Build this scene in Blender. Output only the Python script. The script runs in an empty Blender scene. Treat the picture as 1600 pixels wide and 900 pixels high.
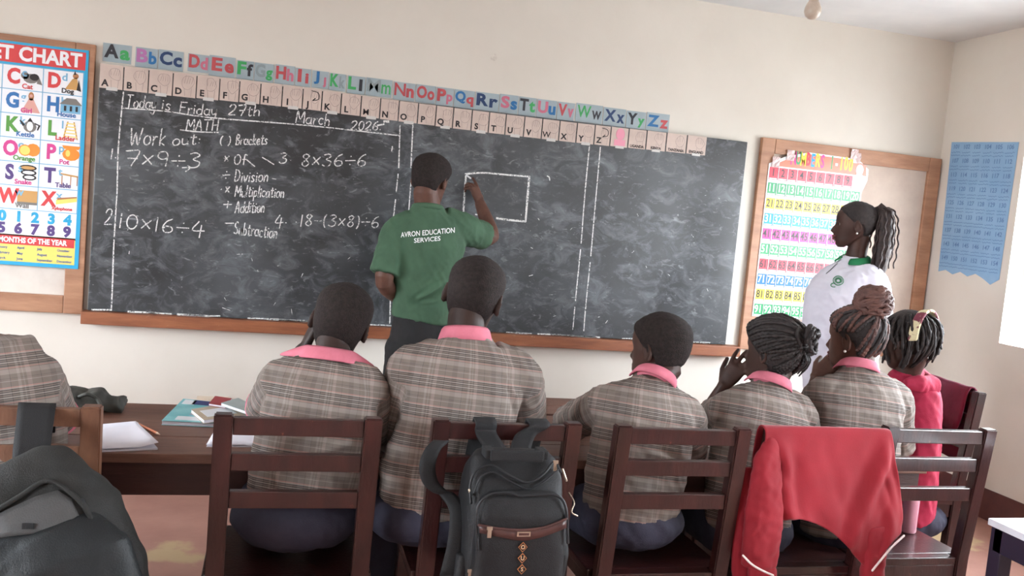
import bpy, bmesh, math, random
import numpy as np
from mathutils import Vector as V, Matrix, noise
from mathutils.bvhtree import BVHTree

S = bpy.context.scene
COL = S.collection
random.seed(7)
rad = math.radians

# ------------------------------------------------------------------ camera
F, YAW, PITCH, ROLL, HC = 1400.0, rad(15.077), rad(4.609), rad(5.119), 1.44
_cy, _sy, _cp, _sp = math.cos(YAW), math.sin(YAW), math.cos(PITCH), math.sin(PITCH)
_f = V((_sy*_cp, _cy*_cp, -_sp)); _r0 = V((_cy, -_sy, 0)); _u0 = _r0.cross(_f)
_r = math.cos(ROLL)*_r0 + math.sin(ROLL)*_u0
_u = -math.sin(ROLL)*_r0 + math.cos(ROLL)*_u0
CAM = V((0, 0, HC))
cd = bpy.data.cameras.new('camera'); cd.lens = 36*F/1600; cd.sensor_width = 36; cd.clip_start = .02
co = bpy.data.objects.new('camera', cd); COL.objects.link(co); S.camera = co
co.matrix_world = Matrix(((_r.x, _u.x, -_f.x, 0), (_r.y, _u.y, -_f.y, 0), (_r.z, _u.z, -_f.z, HC), (0, 0, 0, 1)))

def ray(px, py):
    return _r*((px-800)/F) - _u*((py-450)/F) + _f
def P(px, py, Y):                       # point seen at a pixel, on the plane y = Y
    d = ray(px, py); return CAM + d*(Y/d.y)
def PZ(px, py, z):
    d = ray(px, py); return CAM + d*((z-HC)/d.z)
def PX(px, py, X):
    d = ray(px, py); return CAM + d*(X/d.x)

# ------------------------------------------------------------------ light and exposure
S.view_settings.view_transform = 'Standard'; S.view_settings.look = 'None'
S.view_settings.gamma = 1; S.view_settings.use_curve_mapping = False
S.view_settings.exposure = 0.1
S.cycles.use_denoising = True
S.cycles.max_bounces = 10; S.cycles.diffuse_bounces = 6; S.cycles.glossy_bounces = 4
S.cycles.sample_clamp_indirect = 6
W = bpy.data.worlds.new('overcast_sky'); S.world = W; W.use_nodes = True
bg = W.node_tree.nodes['Background']; bg.inputs[1].default_value = 40
_tc = W.node_tree.nodes.new('ShaderNodeTexCoord'); _sx = W.node_tree.nodes.new('ShaderNodeSeparateXYZ'); _rp = W.node_tree.nodes.new('ShaderNodeValToRGB')
_mr = W.node_tree.nodes.new('ShaderNodeMapRange'); _mr.inputs[1].default_value = -.25; _mr.inputs[2].default_value = .25
W.node_tree.links.new(_tc.outputs['Generated'], _sx.inputs[0]); W.node_tree.links.new(_sx.outputs[2], _mr.inputs[0]); W.node_tree.links.new(_mr.outputs[0], _rp.inputs[0]); W.node_tree.links.new(_rp.outputs[0], bg.inputs[0])
_rp.color_ramp.elements[0].position = .35; _rp.color_ramp.elements[0].color = (.30, .31, .32, 1)      # bright ground outside, brighter overcast sky
_rp.color_ramp.elements[1].position = .65; _rp.color_ramp.elements[1].color = (.86, .93, 1.0, 1)

D, XL, XR, YB, ZC = 4.70, -3.3, 3.90, -2.7, 2.72
# window openings: (wall, a0, a1, z0, z1)
WIN = [('right', 2.45, 4.06, .98, 2.05), ('right', -.2, 1.5, .98, 2.05),
       ('left', 2.3, 3.7, .95, 2.05), ('left', -.9, .9, .95, 2.05)]  # front left opening is unseen, placed and sized to light the front wall
def portal(w, a0, a1, z0, z1):
    l = bpy.data.lights.new('daylight_portal', 'AREA'); l.shape = 'RECTANGLE'; l.size = a1-a0; l.size_y = z1-z0
    l.cycles.is_portal = True
    o = bpy.data.objects.new('daylight_portal', l); COL.objects.link(o)
    m = (a0+a1)/2; z = (z0+z1)/2
    pos, d = {'right': ((XR+.19, m, z), V((-1, 0, 0))), 'left': ((XL-.19, m, z), V((1, 0, 0))), 'rear': ((m, YB-.19, z), V((0, 1, 0)))}[w]
    o.location = pos; o.rotation_euler = d.to_track_quat('-Z', 'Z').to_euler()
for w in WIN: portal(*w)

# ------------------------------------------------------------------ materials
def lin(c):
    if isinstance(c, (int, float)): c = (c, c, c)
    return tuple(((x/255)/12.92 if x/255 <= .04045 else ((x/255+.055)/1.055)**2.4) for x in c[:3]) + (1,)
MATS = {}
def mat(name, rgb, rough=.65, rgb2=None, scale=6, stretch=(1, 1, 1), detail=4, lo=.35, hi=.65, bump=0, bscale=60, metal=0, spec=.4, coat=0, sheen=0, brand=0):
    if name in MATS: return MATS[name]
    m = bpy.data.materials.new(name); m.use_nodes = True; nt = m.node_tree; b = nt.nodes['Principled BSDF']
    b.inputs['Roughness'].default_value = rough; b.inputs['Metallic'].default_value = metal
    b.inputs['Specular IOR Level'].default_value = spec
    b.inputs['Coat Weight'].default_value = coat; b.inputs['Coat Roughness'].default_value = .12
    b.inputs['Sheen Weight'].default_value = sheen
    b.inputs['Base Color'].default_value = lin(rgb)
    tc = nt.nodes.new('ShaderNodeTexCoord'); mp = nt.nodes.new('ShaderNodeMapping')
    nt.links.new(tc.outputs['Object'], mp.inputs[0]); mp.inputs['Scale'].default_value = stretch
    if rgb2 is not None:
        n = nt.nodes.new('ShaderNodeTexNoise'); n.inputs['Scale'].default_value = scale; n.inputs['Detail'].default_value = detail
        n.inputs['Roughness'].default_value = .6
        r = nt.nodes.new('ShaderNodeValToRGB'); e = r.color_ramp.elements
        e[0].position = lo; e[0].color = lin(rgb); e[1].position = hi; e[1].color = lin(rgb2)
        nt.links.new(mp.outputs[0], n.inputs['Vector']); nt.links.new(n.outputs[0], r.inputs[0]); nt.links.new(r.outputs[0], b.inputs['Base Color'])
    if bump:
        n2 = nt.nodes.new('ShaderNodeTexNoise'); n2.inputs['Scale'].default_value = bscale; n2.inputs['Detail'].default_value = 3
        bp = nt.nodes.new('ShaderNodeBump'); bp.inputs['Strength'].default_value = bump; bp.inputs['Distance'].default_value = .004
        nt.links.new(mp.outputs[0], n2.inputs['Vector']); nt.links.new(n2.outputs[0], bp.inputs['Height']); nt.links.new(bp.outputs[0], b.inputs['Normal'])
    MATS[name] = m
    return m

def plaid_mat():
    m = bpy.data.materials.new('plaid_cloth'); m.use_nodes = True; nt = m.node_tree; b = nt.nodes['Principled BSDF']
    b.inputs['Roughness'].default_value = .85; b.inputs['Specular IOR Level'].default_value = .2
    N, L = nt.nodes.new, nt.links.new
    at = N('ShaderNodeAttribute'); at.attribute_name = 'plaid'
    sx = N('ShaderNodeSeparateXYZ'); L(at.outputs['Vector'], sx.inputs[0])
    def ramp(sock, period, stops):
        d = N('ShaderNodeMath'); d.operation = 'DIVIDE'; L(sock, d.inputs[0]); d.inputs[1].default_value = period
        f = N('ShaderNodeMath'); f.operation = 'FRACT'; L(d.outputs[0], f.inputs[0])
        r = N('ShaderNodeValToRGB'); r.color_ramp.interpolation = 'CONSTANT'; e = r.color_ramp.elements
        e[0].position = 0; e[0].color = lin(stops[0][1]); e[1].position = stops[1][0]; e[1].color = lin(stops[1][1])
        for p, c in stops[2:]:
            q = e.new(p); q.color = lin(c)
        L(f.outputs[0], r.inputs[0]); return r.outputs[0]
    g, dk, lt, pk, md = (122, 112, 105), (52, 49, 50), (156, 148, 141), (172, 132, 124), (98, 90, 86)
    v = [(0, pk), (.025, g)]
    x = .06
    for i in range(6):
        v += [(x, dk), (x+.026, lt if i % 2 else g)]; x += .062
    v += [(x, pk), (x+.03, g), (.62, lt), (.64, g), (.70, md), (.715, g), (.83, (150, 141, 134)), (.97, g)]
    u = [(0, (160, 152, 145)), (.05, g), (.09, lt), (.11, g), (.16, (166, 150, 143)), (.24, g), (.40, dk), (.412, g), (.58, md), (.70, (128, 121, 117)), (.86, dk), (.872, g)]
    a = ramp(sx.outputs[0], .11, u); c = ramp(sx.outputs[1], .085, v)
    mx = N('ShaderNodeMix'); mx.data_type = 'RGBA'; mx.inputs[0].default_value = .68
    L(a, mx.inputs[6]); L(c, mx.inputs[7])
    nz = N('ShaderNodeTexNoise'); nz.inputs['Scale'].default_value = 5
    L(at.outputs['Vector'], nz.inputs['Vector'])
    L(mx.outputs[2], b.inputs['Base Color'])
    MATS['plaid'] = m; return m

def wood_mat(name, c1, c2, rough, scale=5, stretch=(1, 1, 1), coat=0, wear=None):
    m = mat(name, c1, rough, c2, scale, stretch, 6, .3, .7, .25, 40, spec=.5, coat=coat)
    if wear:
        nt = m.node_tree; b = nt.nodes['Principled BSDF']; src = b.inputs['Base Color'].links[0].from_socket
        tc = nt.nodes.new('ShaderNodeTexCoord'); n = nt.nodes.new('ShaderNodeTexNoise'); n.inputs['Scale'].default_value = 42; n.inputs['Detail'].default_value = 6
        n.inputs['Roughness'].default_value = .7
        r = nt.nodes.new('ShaderNodeValToRGB'); r.color_ramp.elements[0].position = .66; r.color_ramp.elements[1].position = .74
        mx = nt.nodes.new('ShaderNodeMix'); mx.data_type = 'RGBA'; mx.inputs[7].default_value = lin(wear)
        nt.links.new(tc.outputs['Object'], n.inputs['Vector']); nt.links.new(n.outputs[0], r.inputs[0]); nt.links.new(r.outputs[0], mx.inputs[0])
        nt.links.new(src, mx.inputs[6]); nt.links.new(mx.outputs[2], b.inputs['Base Color'])
    return m

WALL = mat('cream_wall_paint', (224, 219, 209), .75, (212, 206, 195), 1.3, (1, 1, 1), 6, .3, .75, .12, 30)
nt = WALL.node_tree; b = nt.nodes['Principled BSDF']; src = b.inputs['Base Color'].links[0].from_socket
_t = nt.nodes.new('ShaderNodeTexCoord'); _n = nt.nodes.new('ShaderNodeTexNoise'); _n.inputs['Scale'].default_value = 5.5; _n.inputs['Detail'].default_value = 9; _n.inputs['Roughness'].default_value = .65
_q = nt.nodes.new('ShaderNodeMapRange'); _q.inputs[1].default_value = .69; _q.inputs[2].default_value = .74; _q.inputs[4].default_value = .5
_m = nt.nodes.new('ShaderNodeMix'); _m.data_type = 'RGBA'; _m.inputs[7].default_value = lin((158, 146, 134))
nt.links.new(_t.outputs['Object'], _n.inputs['Vector']); nt.links.new(_n.outputs[0], _q.inputs[0]); nt.links.new(_q.outputs[0], _m.inputs[0]); nt.links.new(src, _m.inputs[6]); nt.links.new(_m.outputs[2], b.inputs['Base Color'])
CEIL = mat('white_ceiling_paint', (226, 227, 226), .8, (214, 216, 216), 2, bump=.1)
SKIRT = mat('maroon_dado_paint', (92, 52, 48), .45, (76, 42, 40), 8)
FRAMEWOOD = wood_mat('varnished_pine', (178, 134, 104), (146, 102, 76), .5, 4, (1, 1, 6))
LEDGEWOOD = wood_mat('brown_ledge_wood', (150, 92, 60), (120, 68, 44), .5, 5, (1, 6, 8), wear=(196, 176, 160))
CHAIRWOOD = wood_mat('dark_red_chair_wood', (62, 29, 27), (38, 19, 19), .3, 7, (3, 3, 1), coat=.5, wear=(112, 62, 50))
CHAIRPALE = wood_mat('worn_brown_chair_wood', (126, 88, 66), (92, 60, 46), .45, 6, (3, 3, 1), wear=(160, 120, 92))
DESKWOOD = wood_mat('brown_desk_wood', (124, 88, 73), (98, 68, 57), .36, 4, (1, 9, 9), coat=.1, wear=(128, 92, 76))
DESKDARK = wood_mat('dark_desk_apron_wood', (66, 38, 32), (50, 28, 26), .45, 4, (1, 9, 9))
SKIN = mat('dark_brown_skin', (74, 51, 44), .5, (60, 41, 35), 14, spec=.28, bump=.04, bscale=200)
SKIND = mat('deep_brown_skin', (58, 42, 37), .55, (48, 35, 31), 14, spec=.25, bump=.04, bscale=200)
SKINL = mat('brown_skin', (96, 66, 55), .5, (82, 55, 46), 14, spec=.28, bump=.04, bscale=200)
HAIR = mat('black_short_hair', (38, 32, 31), .85, (48, 41, 39), 90, lo=.4, hi=.6, spec=.2, bump=.9, bscale=260)
BRAID = mat('black_braided_hair', (36, 31, 31), .6, (52, 45, 44), 60, spec=.35, bump=.6, bscale=200)
BRAIDBROWN = mat('reddish_brown_braided_hair', (104, 72, 64), .6, (76, 52, 48), 25, spec=.35, bump=.6, bscale=200)
PLAID = plaid_mat()
PINK = mat('pink_collar_cloth', (212, 122, 140), .8, (200, 110, 128), 20, bump=.15, bscale=300)
NAVY = mat('navy_school_cloth', (56, 56, 72), .85, (46, 46, 62), 12, bump=.2, bscale=250)
GREEN = mat('green_shirt_cloth', (64, 92, 70), .85, (56, 82, 62), 8, bump=.15, bscale=300)
BLACKCLOTH = mat('black_trouser_cloth', (24, 23, 24), .85, (30, 29, 30), 10)
WHITECLOTH = mat('white_polo_cloth', (224, 222, 232), .85, (214, 212, 224), 6, bump=.1, bscale=300)
COLGREEN = mat('green_collar_cloth', (34, 120, 76), .8)
HOODIE = mat('bright_pink_red_hoodie', (168, 38, 70), .85, (150, 30, 58), 9, bump=.2, bscale=300)
REDJ = mat('red_tracksuit_cloth', (150, 24, 40), .8, (136, 20, 34), 5, sheen=.1, bump=.1, bscale=300)
MAROON = mat('maroon_cloth', (112, 30, 56), .85, (92, 24, 46), 9, bump=.2)
PIPING = mat('white_piping', (236, 224, 220), .7)
SHOE = mat('black_shoe_leather', (26, 24, 25), .4)
WHITE = mat('white_paint', (240, 240, 242), .5)
PAPER = mat('white_paper', (236, 236, 244), .7, (228, 228, 238), 5)
EYEW = mat('eye_white', (150, 138, 130), .3); EYEB = mat('dark_iris', (28, 20, 18), .2)
LIP = mat('lip_skin', (120, 62, 64), .4)

# ------------------------------------------------------------------ mesh helpers
def put(name, me, mats, parent=None, smooth=False, kind=None):
    o = bpy.data.objects.new(name, me); COL.objects.link(o)
    for m in (mats if isinstance(mats, (list, tuple)) else [mats]):
        me.materials.append(m)
    if smooth:
        me.polygons.foreach_set('use_smooth', [True]*len(me.polygons))
    if parent: o.parent = parent
    if kind: o['kind'] = kind
    return o
def obj(name, bm, mats, parent=None, smooth=False, kind=None):
    me = bpy.data.meshes.new(name); bmesh.ops.recalc_face_normals(bm, faces=bm.faces); bm.to_mesh(me); bm.free()
    return put(name, me, mats, parent, smooth, kind)
def tag(o, label, cat, group=None):
    o['label'] = label; o['category'] = cat
    if group: o['group'] = group
    return o
def thing(name, label, cat, loc=(0, 0, 0), rz=0, group=None):
    o = bpy.data.objects.new(name, None); COL.objects.link(o); o.location = loc; o.rotation_euler = (0, 0, rz)
    o.empty_display_size = .05
    return tag(o, label, cat, group)
def dup(root, loc, rz, label, group=None):
    r = root.copy(); COL.objects.link(r); r.location = loc; r.rotation_euler = (0, 0, rz); r['label'] = label
    if group: r['group'] = group
    for ch in list(root.children):
        c = ch.copy(); COL.objects.link(c); c.parent = r
        for g in list(ch.children):
            d = g.copy(); COL.objects.link(d); d.parent = c
    return r
def newbm(): return bmesh.new()
def box(bm, x0, x1, y0, y1, z0, z1, bev=0, mi=0, M=None):
    b = bmesh.new(); bmesh.ops.create_cube(b, size=1)
    for v in b.verts: v.co = V(((x0+x1)/2 + v.co.x*(x1-x0), (y0+y1)/2 + v.co.y*(y1-y0), (z0+z1)/2 + v.co.z*(z1-z0)))
    if bev: bmesh.ops.bevel(b, geom=b.edges[:], offset=bev, segments=2, affect='EDGES', profile=.6)
    if M is not None: bmesh.ops.transform(b, matrix=M, verts=b.verts)
    join(bm, b, mi)
def join(bm, b, mi=0):
    vm = [bm.verts.new(v.co) for v in b.verts]; b.verts.index_update()
    for f in b.faces:
        try:
            nf = bm.faces.new([vm[v.index] for v in f.verts]); nf.material_index = mi if mi is not None else f.material_index; nf.smooth = f.smooth
        except ValueError: pass
    b.free()
def prism(bm, poly, h, axis='y', at=0, mi=0):           # extrude a 2D outline (x,z) along y (or (x,y) along z)
    n = len(poly)
    f = (lambda p, t: V((p[0], at+t, p[1]))) if axis == 'y' else (lambda p, t: V((p[0], p[1], at+t)))
    a = [bm.verts.new(f(p, 0)) for p in poly]; b = [bm.verts.new(f(p, h)) for p in poly]
    fs = [bm.faces.new(a), bm.faces.new(b[::-1])]
    for i in range(n): fs.append(bm.faces.new((a[i], b[i], b[(i+1) % n], a[(i+1) % n])))
    for q in fs: q.material_index = mi
def loft(bm, rings, side=V((1, 0, 0)), n=20, cap=True, mi=0, pw=2.0, smooth=True):
    """rings: (centre, rx, ry); rx along side, ry across; rounded ends."""
    R = [(V(c), a, b) for c, a, b in rings]
    k = len(R); vs = []
    for i, (c, a, b) in enumerate(R):
        t = (R[min(i+1, k-1)][0] - R[max(i-1, 0)][0]).normalized()
        A = (side - t*side.dot(t))
        if A.length < 1e-4: A = t.orthogonal()
        A.normalize(); B = t.cross(A)
        ring = []
        for j in range(n):
            q = 2*math.pi*j/n; cx, sx = math.cos(q), math.sin(q)
            ex = math.copysign(abs(cx)**(2/pw), cx); ey = math.copysign(abs(sx)**(2/pw), sx)
            ring.append(bm.verts.new(c + A*(a*ex) + B*(b*ey)))
        vs.append(ring)
    fs = []
    for i in range(k-1):
        for j in range(n):
            fs.append(bm.faces.new((vs[i][j], vs[i][(j+1) % n], vs[i+1][(j+1) % n], vs[i+1][j])))
    if cap:
        fs.append(bm.faces.new(vs[0][::-1])); fs.append(bm.faces.new(vs[-1]))
    for f in fs: f.material_index = mi; f.smooth = smooth
    return vs
def tube(bm, pts, r, n=8, mi=0, round_end=True):
    pts = [V(p) for p in pts]; k = len(pts)
    rr = r if isinstance(r, (list, tuple)) else [r]*k
    rings = [(p, a, a) for p, a in zip(pts, rr)]
    if round_end and k > 1:
        d0 = (pts[0]-pts[1]).normalized(); d1 = (pts[-1]-pts[-2]).normalized()
        rings = [(pts[0]+d0*rr[0]*.85, rr[0]*.4, rr[0]*.4), (pts[0]+d0*rr[0]*.5, rr[0]*.84, rr[0]*.84)] + rings + \
                [(pts[-1]+d1*rr[-1]*.5, rr[-1]*.84, rr[-1]*.84), (pts[-1]+d1*rr[-1]*.85, rr[-1]*.4, rr[-1]*.4)]
    t = pts[-1]-pts[0]
    side = V((1, 0, 0)) if abs(t.normalized().x) < .8 else V((0, 0, 1))
    loft(bm, rings, side, n, True, mi)
def ball(bm, c, rx, ry=None, rz=None, seg=16, mi=0, M=None):
    b = bmesh.new(); bmesh.ops.create_uvsphere(b, u_segments=seg, v_segments=max(8, seg*2//3), radius=1)
    ry = ry or rx; rz = rz or rx
    for v in b.verts:
        p = V((v.co.x*rx, v.co.y*ry, v.co.z*rz))
        if M is not None: p = M @ p
        v.co = p + V(c)
    for f in b.faces: f.smooth = True
    join(bm, b, mi)
def spline(pts, k=6):                                   # Catmull-Rom
    pts = [V(p) for p in pts]; q = [pts[0]*2-pts[1]] + pts + [pts[-1]*2-pts[-2]]; out = []
    for i in range(1, len(q)-2):
        for j in range(k):
            t = j/k; a, b, c, d = q[i-1], q[i], q[i+1], q[i+2]
            out.append(.5*((2*b) + (c-a)*t + (2*a-5*b+4*c-d)*t*t + (3*b-a-3*c+d)*t**3))
    out.append(pts[-1]); return out
def grid_surface(bm, rows, mi=0, closed=False):
    vs = [[bm.verts.new(p) for p in r] for r in rows]
    for i in range(len(vs)-1):
        m = len(vs[i])
        for j in range(m if closed else m-1):
            f = bm.faces.new((vs[i][j], vs[i][(j+1) % m], vs[i+1][(j+1) % m], vs[i+1][j])); f.material_index = mi; f.smooth = True
def solid(o, t, sub=0, offset=0):
    if sub:
        m = o.modifiers.new('s', 'SUBSURF'); m.levels = m.render_levels = sub
    m = o.modifiers.new('t', 'SOLIDIFY'); m.thickness = t; m.offset = offset
    return bake(o)
def bake(o):
    dg = bpy.context.evaluated_depsgraph_get(); me = bpy.data.meshes.new_from_object(o.evaluated_get(dg))
    o.modifiers.clear(); old = o.data; o.data = me; me.name = o.name; bpy.data.meshes.remove(old); return o
def fuse(name, bm, mats, voxel=.006, it=6, parent=None, disp=None):
    o = obj(name, bm, mats, None, True)
    m = o.modifiers.new('r', 'REMESH'); m.mode = 'VOXEL'; m.voxel_size = voxel; m.use_smooth_shade = True
    if it:
        m = o.modifiers.new('s', 'SMOOTH'); m.factor = .5; m.iterations = it
    bake(o)
    me = o.data
    if not me.materials:
        for q in (mats if isinstance(mats, (list, tuple)) else [mats]): me.materials.append(q)
    if disp:
        nv = len(me.vertices); ns = [v.normal.copy() for v in me.vertices]
        for v, nn in zip(me.vertices, ns): v.co += nn*disp(v.co, nn)
    me.polygons.foreach_set('use_smooth', [True]*len(me.polygons))
    if parent: o.parent = parent
    return o
def text(name, body, size, M, mt, parent=None, off=0, ext=.0004, ax='CENTER', ay='CENTER', sx=1):
    c = bpy.data.curves.new(name, 'FONT'); c.body = body; c.size = size; c.extrude = ext; c.offset = off
    c.align_x = ax; c.align_y = ay; c.resolution_u = 3
    o = bpy.data.objects.new(name, c); COL.objects.link(o); o.matrix_world = M
    dg = bpy.context.evaluated_depsgraph_get(); me = bpy.data.meshes.new_from_object(o.evaluated_get(dg))
    bpy.data.objects.remove(o); bpy.data.curves.remove(c)
    if sx != 1:
        for v in me.vertices: v.co.x *= sx
    me.materials.clear()
    return me
RXW = Matrix.Rotation(rad(90), 4, 'X')                 # text upright, facing -y
def wtext(name, body, size, x, y, z, mt, parent=None, off=0, sx=1, rot=0, ax='CENTER', ext=.0004):
    me = text(name, body, size, Matrix(), mt, None, off, ext, ax, 'CENTER', sx)
    o = put(name, me, mt)
    o.matrix_world = Matrix.Translation((x, y, z)) @ RXW @ Matrix.Rotation(rot, 4, 'Z')
    me.transform(o.matrix_world); o.matrix_world = Matrix()
    if parent:
        o.parent = parent; o.matrix_parent_inverse = Matrix.Translation(-parent.location)
    return o
def mtext(bm, body, size, x, y, z, mi=0, off=0, sx=1, ax='CENTER', M=None, rot=0):   # lettering merged into a printed part
    me = text('t', body, size, Matrix(), None, None, off, .0003, ax, 'CENTER', sx)
    T = M if M is not None else Matrix.Translation((x, y, z)) @ RXW @ Matrix.Rotation(rot, 4, 'Z')
    me.transform(T); b = bmesh.new(); b.from_mesh(me); bpy.data.meshes.remove(me); join(bm, b, mi)
def adopt(root, *objs):
    for o in objs:
        o.parent = root; o.matrix_parent_inverse = Matrix.Translation(-root.location) if root.rotation_euler.z == 0 else (Matrix.Translation(root.location) @ root.rotation_euler.to_matrix().to_4x4()).inverted()
    return objs[0]

# ------------------------------------------------------------------ room
T = .2
bm = newbm(); box(bm, XL-T, XR+T, YB-T, D+T, -.1, 0)
FLOOR = mat('red_cement_floor', (164, 121, 108), .5, (140, 98, 88), 3.2, (1, 1, 1), 8, .3, .75, .2, 25)
nt = FLOOR.node_tree; b = nt.nodes['Principled BSDF']; src = b.inputs['Base Color'].links[0].from_socket
tc = nt.nodes.new('ShaderNodeTexCoord'); nz = nt.nodes.new('ShaderNodeTexNoise'); nz.inputs['Scale'].default_value = 1.7; nz.inputs['Detail'].default_value = 7
mp = nt.nodes.new('ShaderNodeMapping'); mp.inputs['Location'].default_value = (.35, 1.9, 0)
rp = nt.nodes.new('ShaderNodeValToRGB'); rp.color_ramp.elements[0].position = .60; rp.color_ramp.elements[1].position = .63
mx = nt.nodes.new('ShaderNodeMix'); mx.data_type = 'RGBA'; mx.inputs[7].default_value = lin((170, 146, 112))
nt.links.new(tc.outputs['Object'], mp.inputs[0]); nt.links.new(mp.outputs[0], nz.inputs['Vector']); nt.links.new(nz.outputs[0], rp.inputs[0]); nt.links.new(rp.outputs[0], mx.inputs[0])
nt.links.new(src, mx.inputs[6]); nt.links.new(mx.outputs[2], b.inputs['Base Color'])
obj('floor', bm, FLOOR, kind='structure')
bm = newbm(); box(bm, XL-T, XR+T, YB-T, D+T, ZC, ZC+.12); obj('ceiling', bm, CEIL, kind='structure')
bm = newbm(); box(bm, XL-T, XR+T, D, D+T, 0, ZC); obj('wall_front', bm, WALL, kind='structure')
def holed(bm, a0, a1, holes, f):
    c = a0
    for h0, h1, z0, z1 in sorted(holes):
        f(bm, c, h0, 0, ZC); f(bm, h0, h1, 0, z0); f(bm, h0, h1, z1, ZC); c = h1
    f(bm, c, a1, 0, ZC)
for side in ('right', 'left', 'rear'):
    hs = [w[1:] for w in WIN if w[0] == side]; bm = newbm()
    if side == 'right': holed(bm, YB-T, D+T, hs, lambda m, a, c, z0, z1: box(m, XR, XR+T, a, c, z0, z1))
    elif side == 'left': holed(bm, YB-T, D+T, hs, lambda m, a, c, z0, z1: box(m, XL-T, XL, a, c, z0, z1))
    else: holed(bm, XL, XR, hs, lambda m, a, c, z0, z1: box(m, a, c, YB-T, YB, z0, z1))
    obj('wall_'+side, bm, WALL, kind='structure')
bm = newbm(); box(bm, XR-.006, XR, YB, D, 0, .17); obj('baseboard_right', bm, SKIRT, kind='structure')
bm = newbm(); box(bm, XL, XR-.006, D-.006, D, 0, .17); obj('baseboard_front', bm, SKIRT, kind='structure')
bm = newbm(); box(bm, XL, XL+.006, YB, D-.006, 0, .17); obj('baseboard_left', bm, SKIRT, kind='structure')
WFRAME = mat('overexposed_white_window_frame', (236, 236, 234), .5)  # window overexposure put into the frame colour as near-white
PANE = bpy.data.materials.new('window_glass'); PANE.use_nodes = True
nt = PANE.node_tree; nt.nodes.remove(nt.nodes['Principled BSDF']); ms = nt.nodes.new('ShaderNodeMixShader'); tr = nt.nodes.new('ShaderNodeBsdfTransparent'); gl = nt.nodes.new('ShaderNodeBsdfGlossy')
gl.inputs['Roughness'].default_value = .02; ms.inputs[0].default_value = .05
nt.links.new(tr.outputs[0], ms.inputs[1]); nt.links.new(gl.outputs[0], ms.inputs[2]); nt.links.new(ms.outputs[0], nt.nodes['Material Output'].inputs[0])
for i, (w, a0, a1, z0, z1) in enumerate(WIN):
    def wb(m, p0, p1, q0, q1, dep=.03, off=.1):
        if w == 'right': box(m, XR+off, XR+off+dep, p0, p1, q0, q1)
        elif w == 'left': box(m, XL-off-dep, XL-off, p0, p1, q0, q1)
        else: box(m, p0, p1, YB-off-dep, YB-off, q0, q1)
    bm = newbm(); e = .012
    wb(bm, a0, a0+e, z0, z1); wb(bm, a1-e, a1, z0, z1); wb(bm, a0+e, a1-e, z0, z0+e); wb(bm, a0+e, a1-e, z1-e, z1)
    n = 3
    for k in range(1, n): c = a0+(a1-a0)*k/n; wb(bm, c-.012, c+.012, z0+e, z1-e)
    wb(bm, a0+e, a1-e, z0+.7*(z1-z0)-.01, z0+.7*(z1-z0)+.01)
    o = obj('window_%d' % (i+1), bm, WFRAME, kind='structure')
    bm = newbm(); wb(bm, a0+e, a1-e, z0+e, z1-e, .004, .115); obj('window_pane', bm, PANE, o, kind='structure')
# worn plaster patches, low on the right wall
# ------------------------------------------------------------------ blackboard
BX0, BX1 = P(146, 300, D-.04).x, P(1150, 390, D-.04).x
BZ1 = P(1168, 222, D-.04).z; BZ0 = P(640, 512, D-.04).z
BY = D-.04
print('board', BX0, BX1, BZ0, BZ1)
BOARD = bpy.data.materials.new('chalk_smeared_blackboard'); BOARD.use_nodes = True; nt = BOARD.node_tree; b = nt.nodes['Principled BSDF']
b.inputs['Roughness'].default_value = .36; b.inputs['Specular IOR Level'].default_value = .5
N, L = nt.nodes.new, nt.links.new
tc = N('ShaderNodeTexCoord')
def nz_layer(scale, stretch, lo, hi, rot=0, det=6, rough=.62, dist=0.0):
    mp = N('ShaderNodeMapping'); mp.inputs['Scale'].default_value = stretch; mp.inputs['Rotation'].default_value = (0, rot, 0)
    L(tc.outputs['Object'], mp.inputs[0]); n = N('ShaderNodeTexNoise'); n.inputs['Scale'].default_value = scale; n.inputs['Detail'].default_value = det; n.inputs['Roughness'].default_value = rough; n.inputs['Distortion'].default_value = dist
    L(mp.outputs[0], n.inputs['Vector']); r = N('ShaderNodeMapRange'); r.inputs[1].default_value = lo; r.inputs[2].default_value = hi; L(n.outputs[0], r.inputs[0]); return r.outputs[0]
def mixc(fac, a, c, k=1.0):
    mx = N('ShaderNodeMix'); mx.data_type = 'RGBA'
    f = N('ShaderNodeMath'); f.operation = 'MULTIPLY'; L(fac, f.inputs[0]); f.inputs[1].default_value = k; L(f.outputs[0], mx.inputs[0])
    if isinstance(a, tuple): mx.inputs[6].default_value = lin(a)
    else: L(a, mx.inputs[6])
    mx.inputs[7].default_value = lin(c); return mx.outputs[2]
c = mixc(nz_layer(1.6, (1, 1, 1.3), .38, .66), (44, 45, 47), (74, 77, 80))
c = mixc(nz_layer(7, (1, 1, 1.6), .48, .74, .5, 8, .68, .9), c, (118, 123, 128), .8)
c = mixc(nz_layer(16, (1, 1, 2.2), .60, .78, -.6, 5, .6, 1.2), c, (168, 172, 176), .55)
c = mixc(nz_layer(60, (1, 1, 1), .68, .76), c, (186, 188, 190), .6)
L(c, b.inputs['Base Color'])
bd = thing('blackboard', 'long chalk-smeared blackboard covering most of the front wall', 'blackboard', ((BX0+BX1)/2, BY, BZ0))
bm = newbm(); box(bm, BX0, BX1, BY, D-.001, BZ0, BZ1, .004); adopt(bd, obj('board_panel', bm, BOARD))
LX0, LX1 = P(139, 275, D-.03).x+.004, P(1152, 540, BY).x
bm = newbm(); box(bm, LX0, LX1, BY-.045, D-.001, BZ0-.062, BZ0-.002, .004); adopt(bd, obj('chalk_ledge', bm, LEDGEWOOD))

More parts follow.
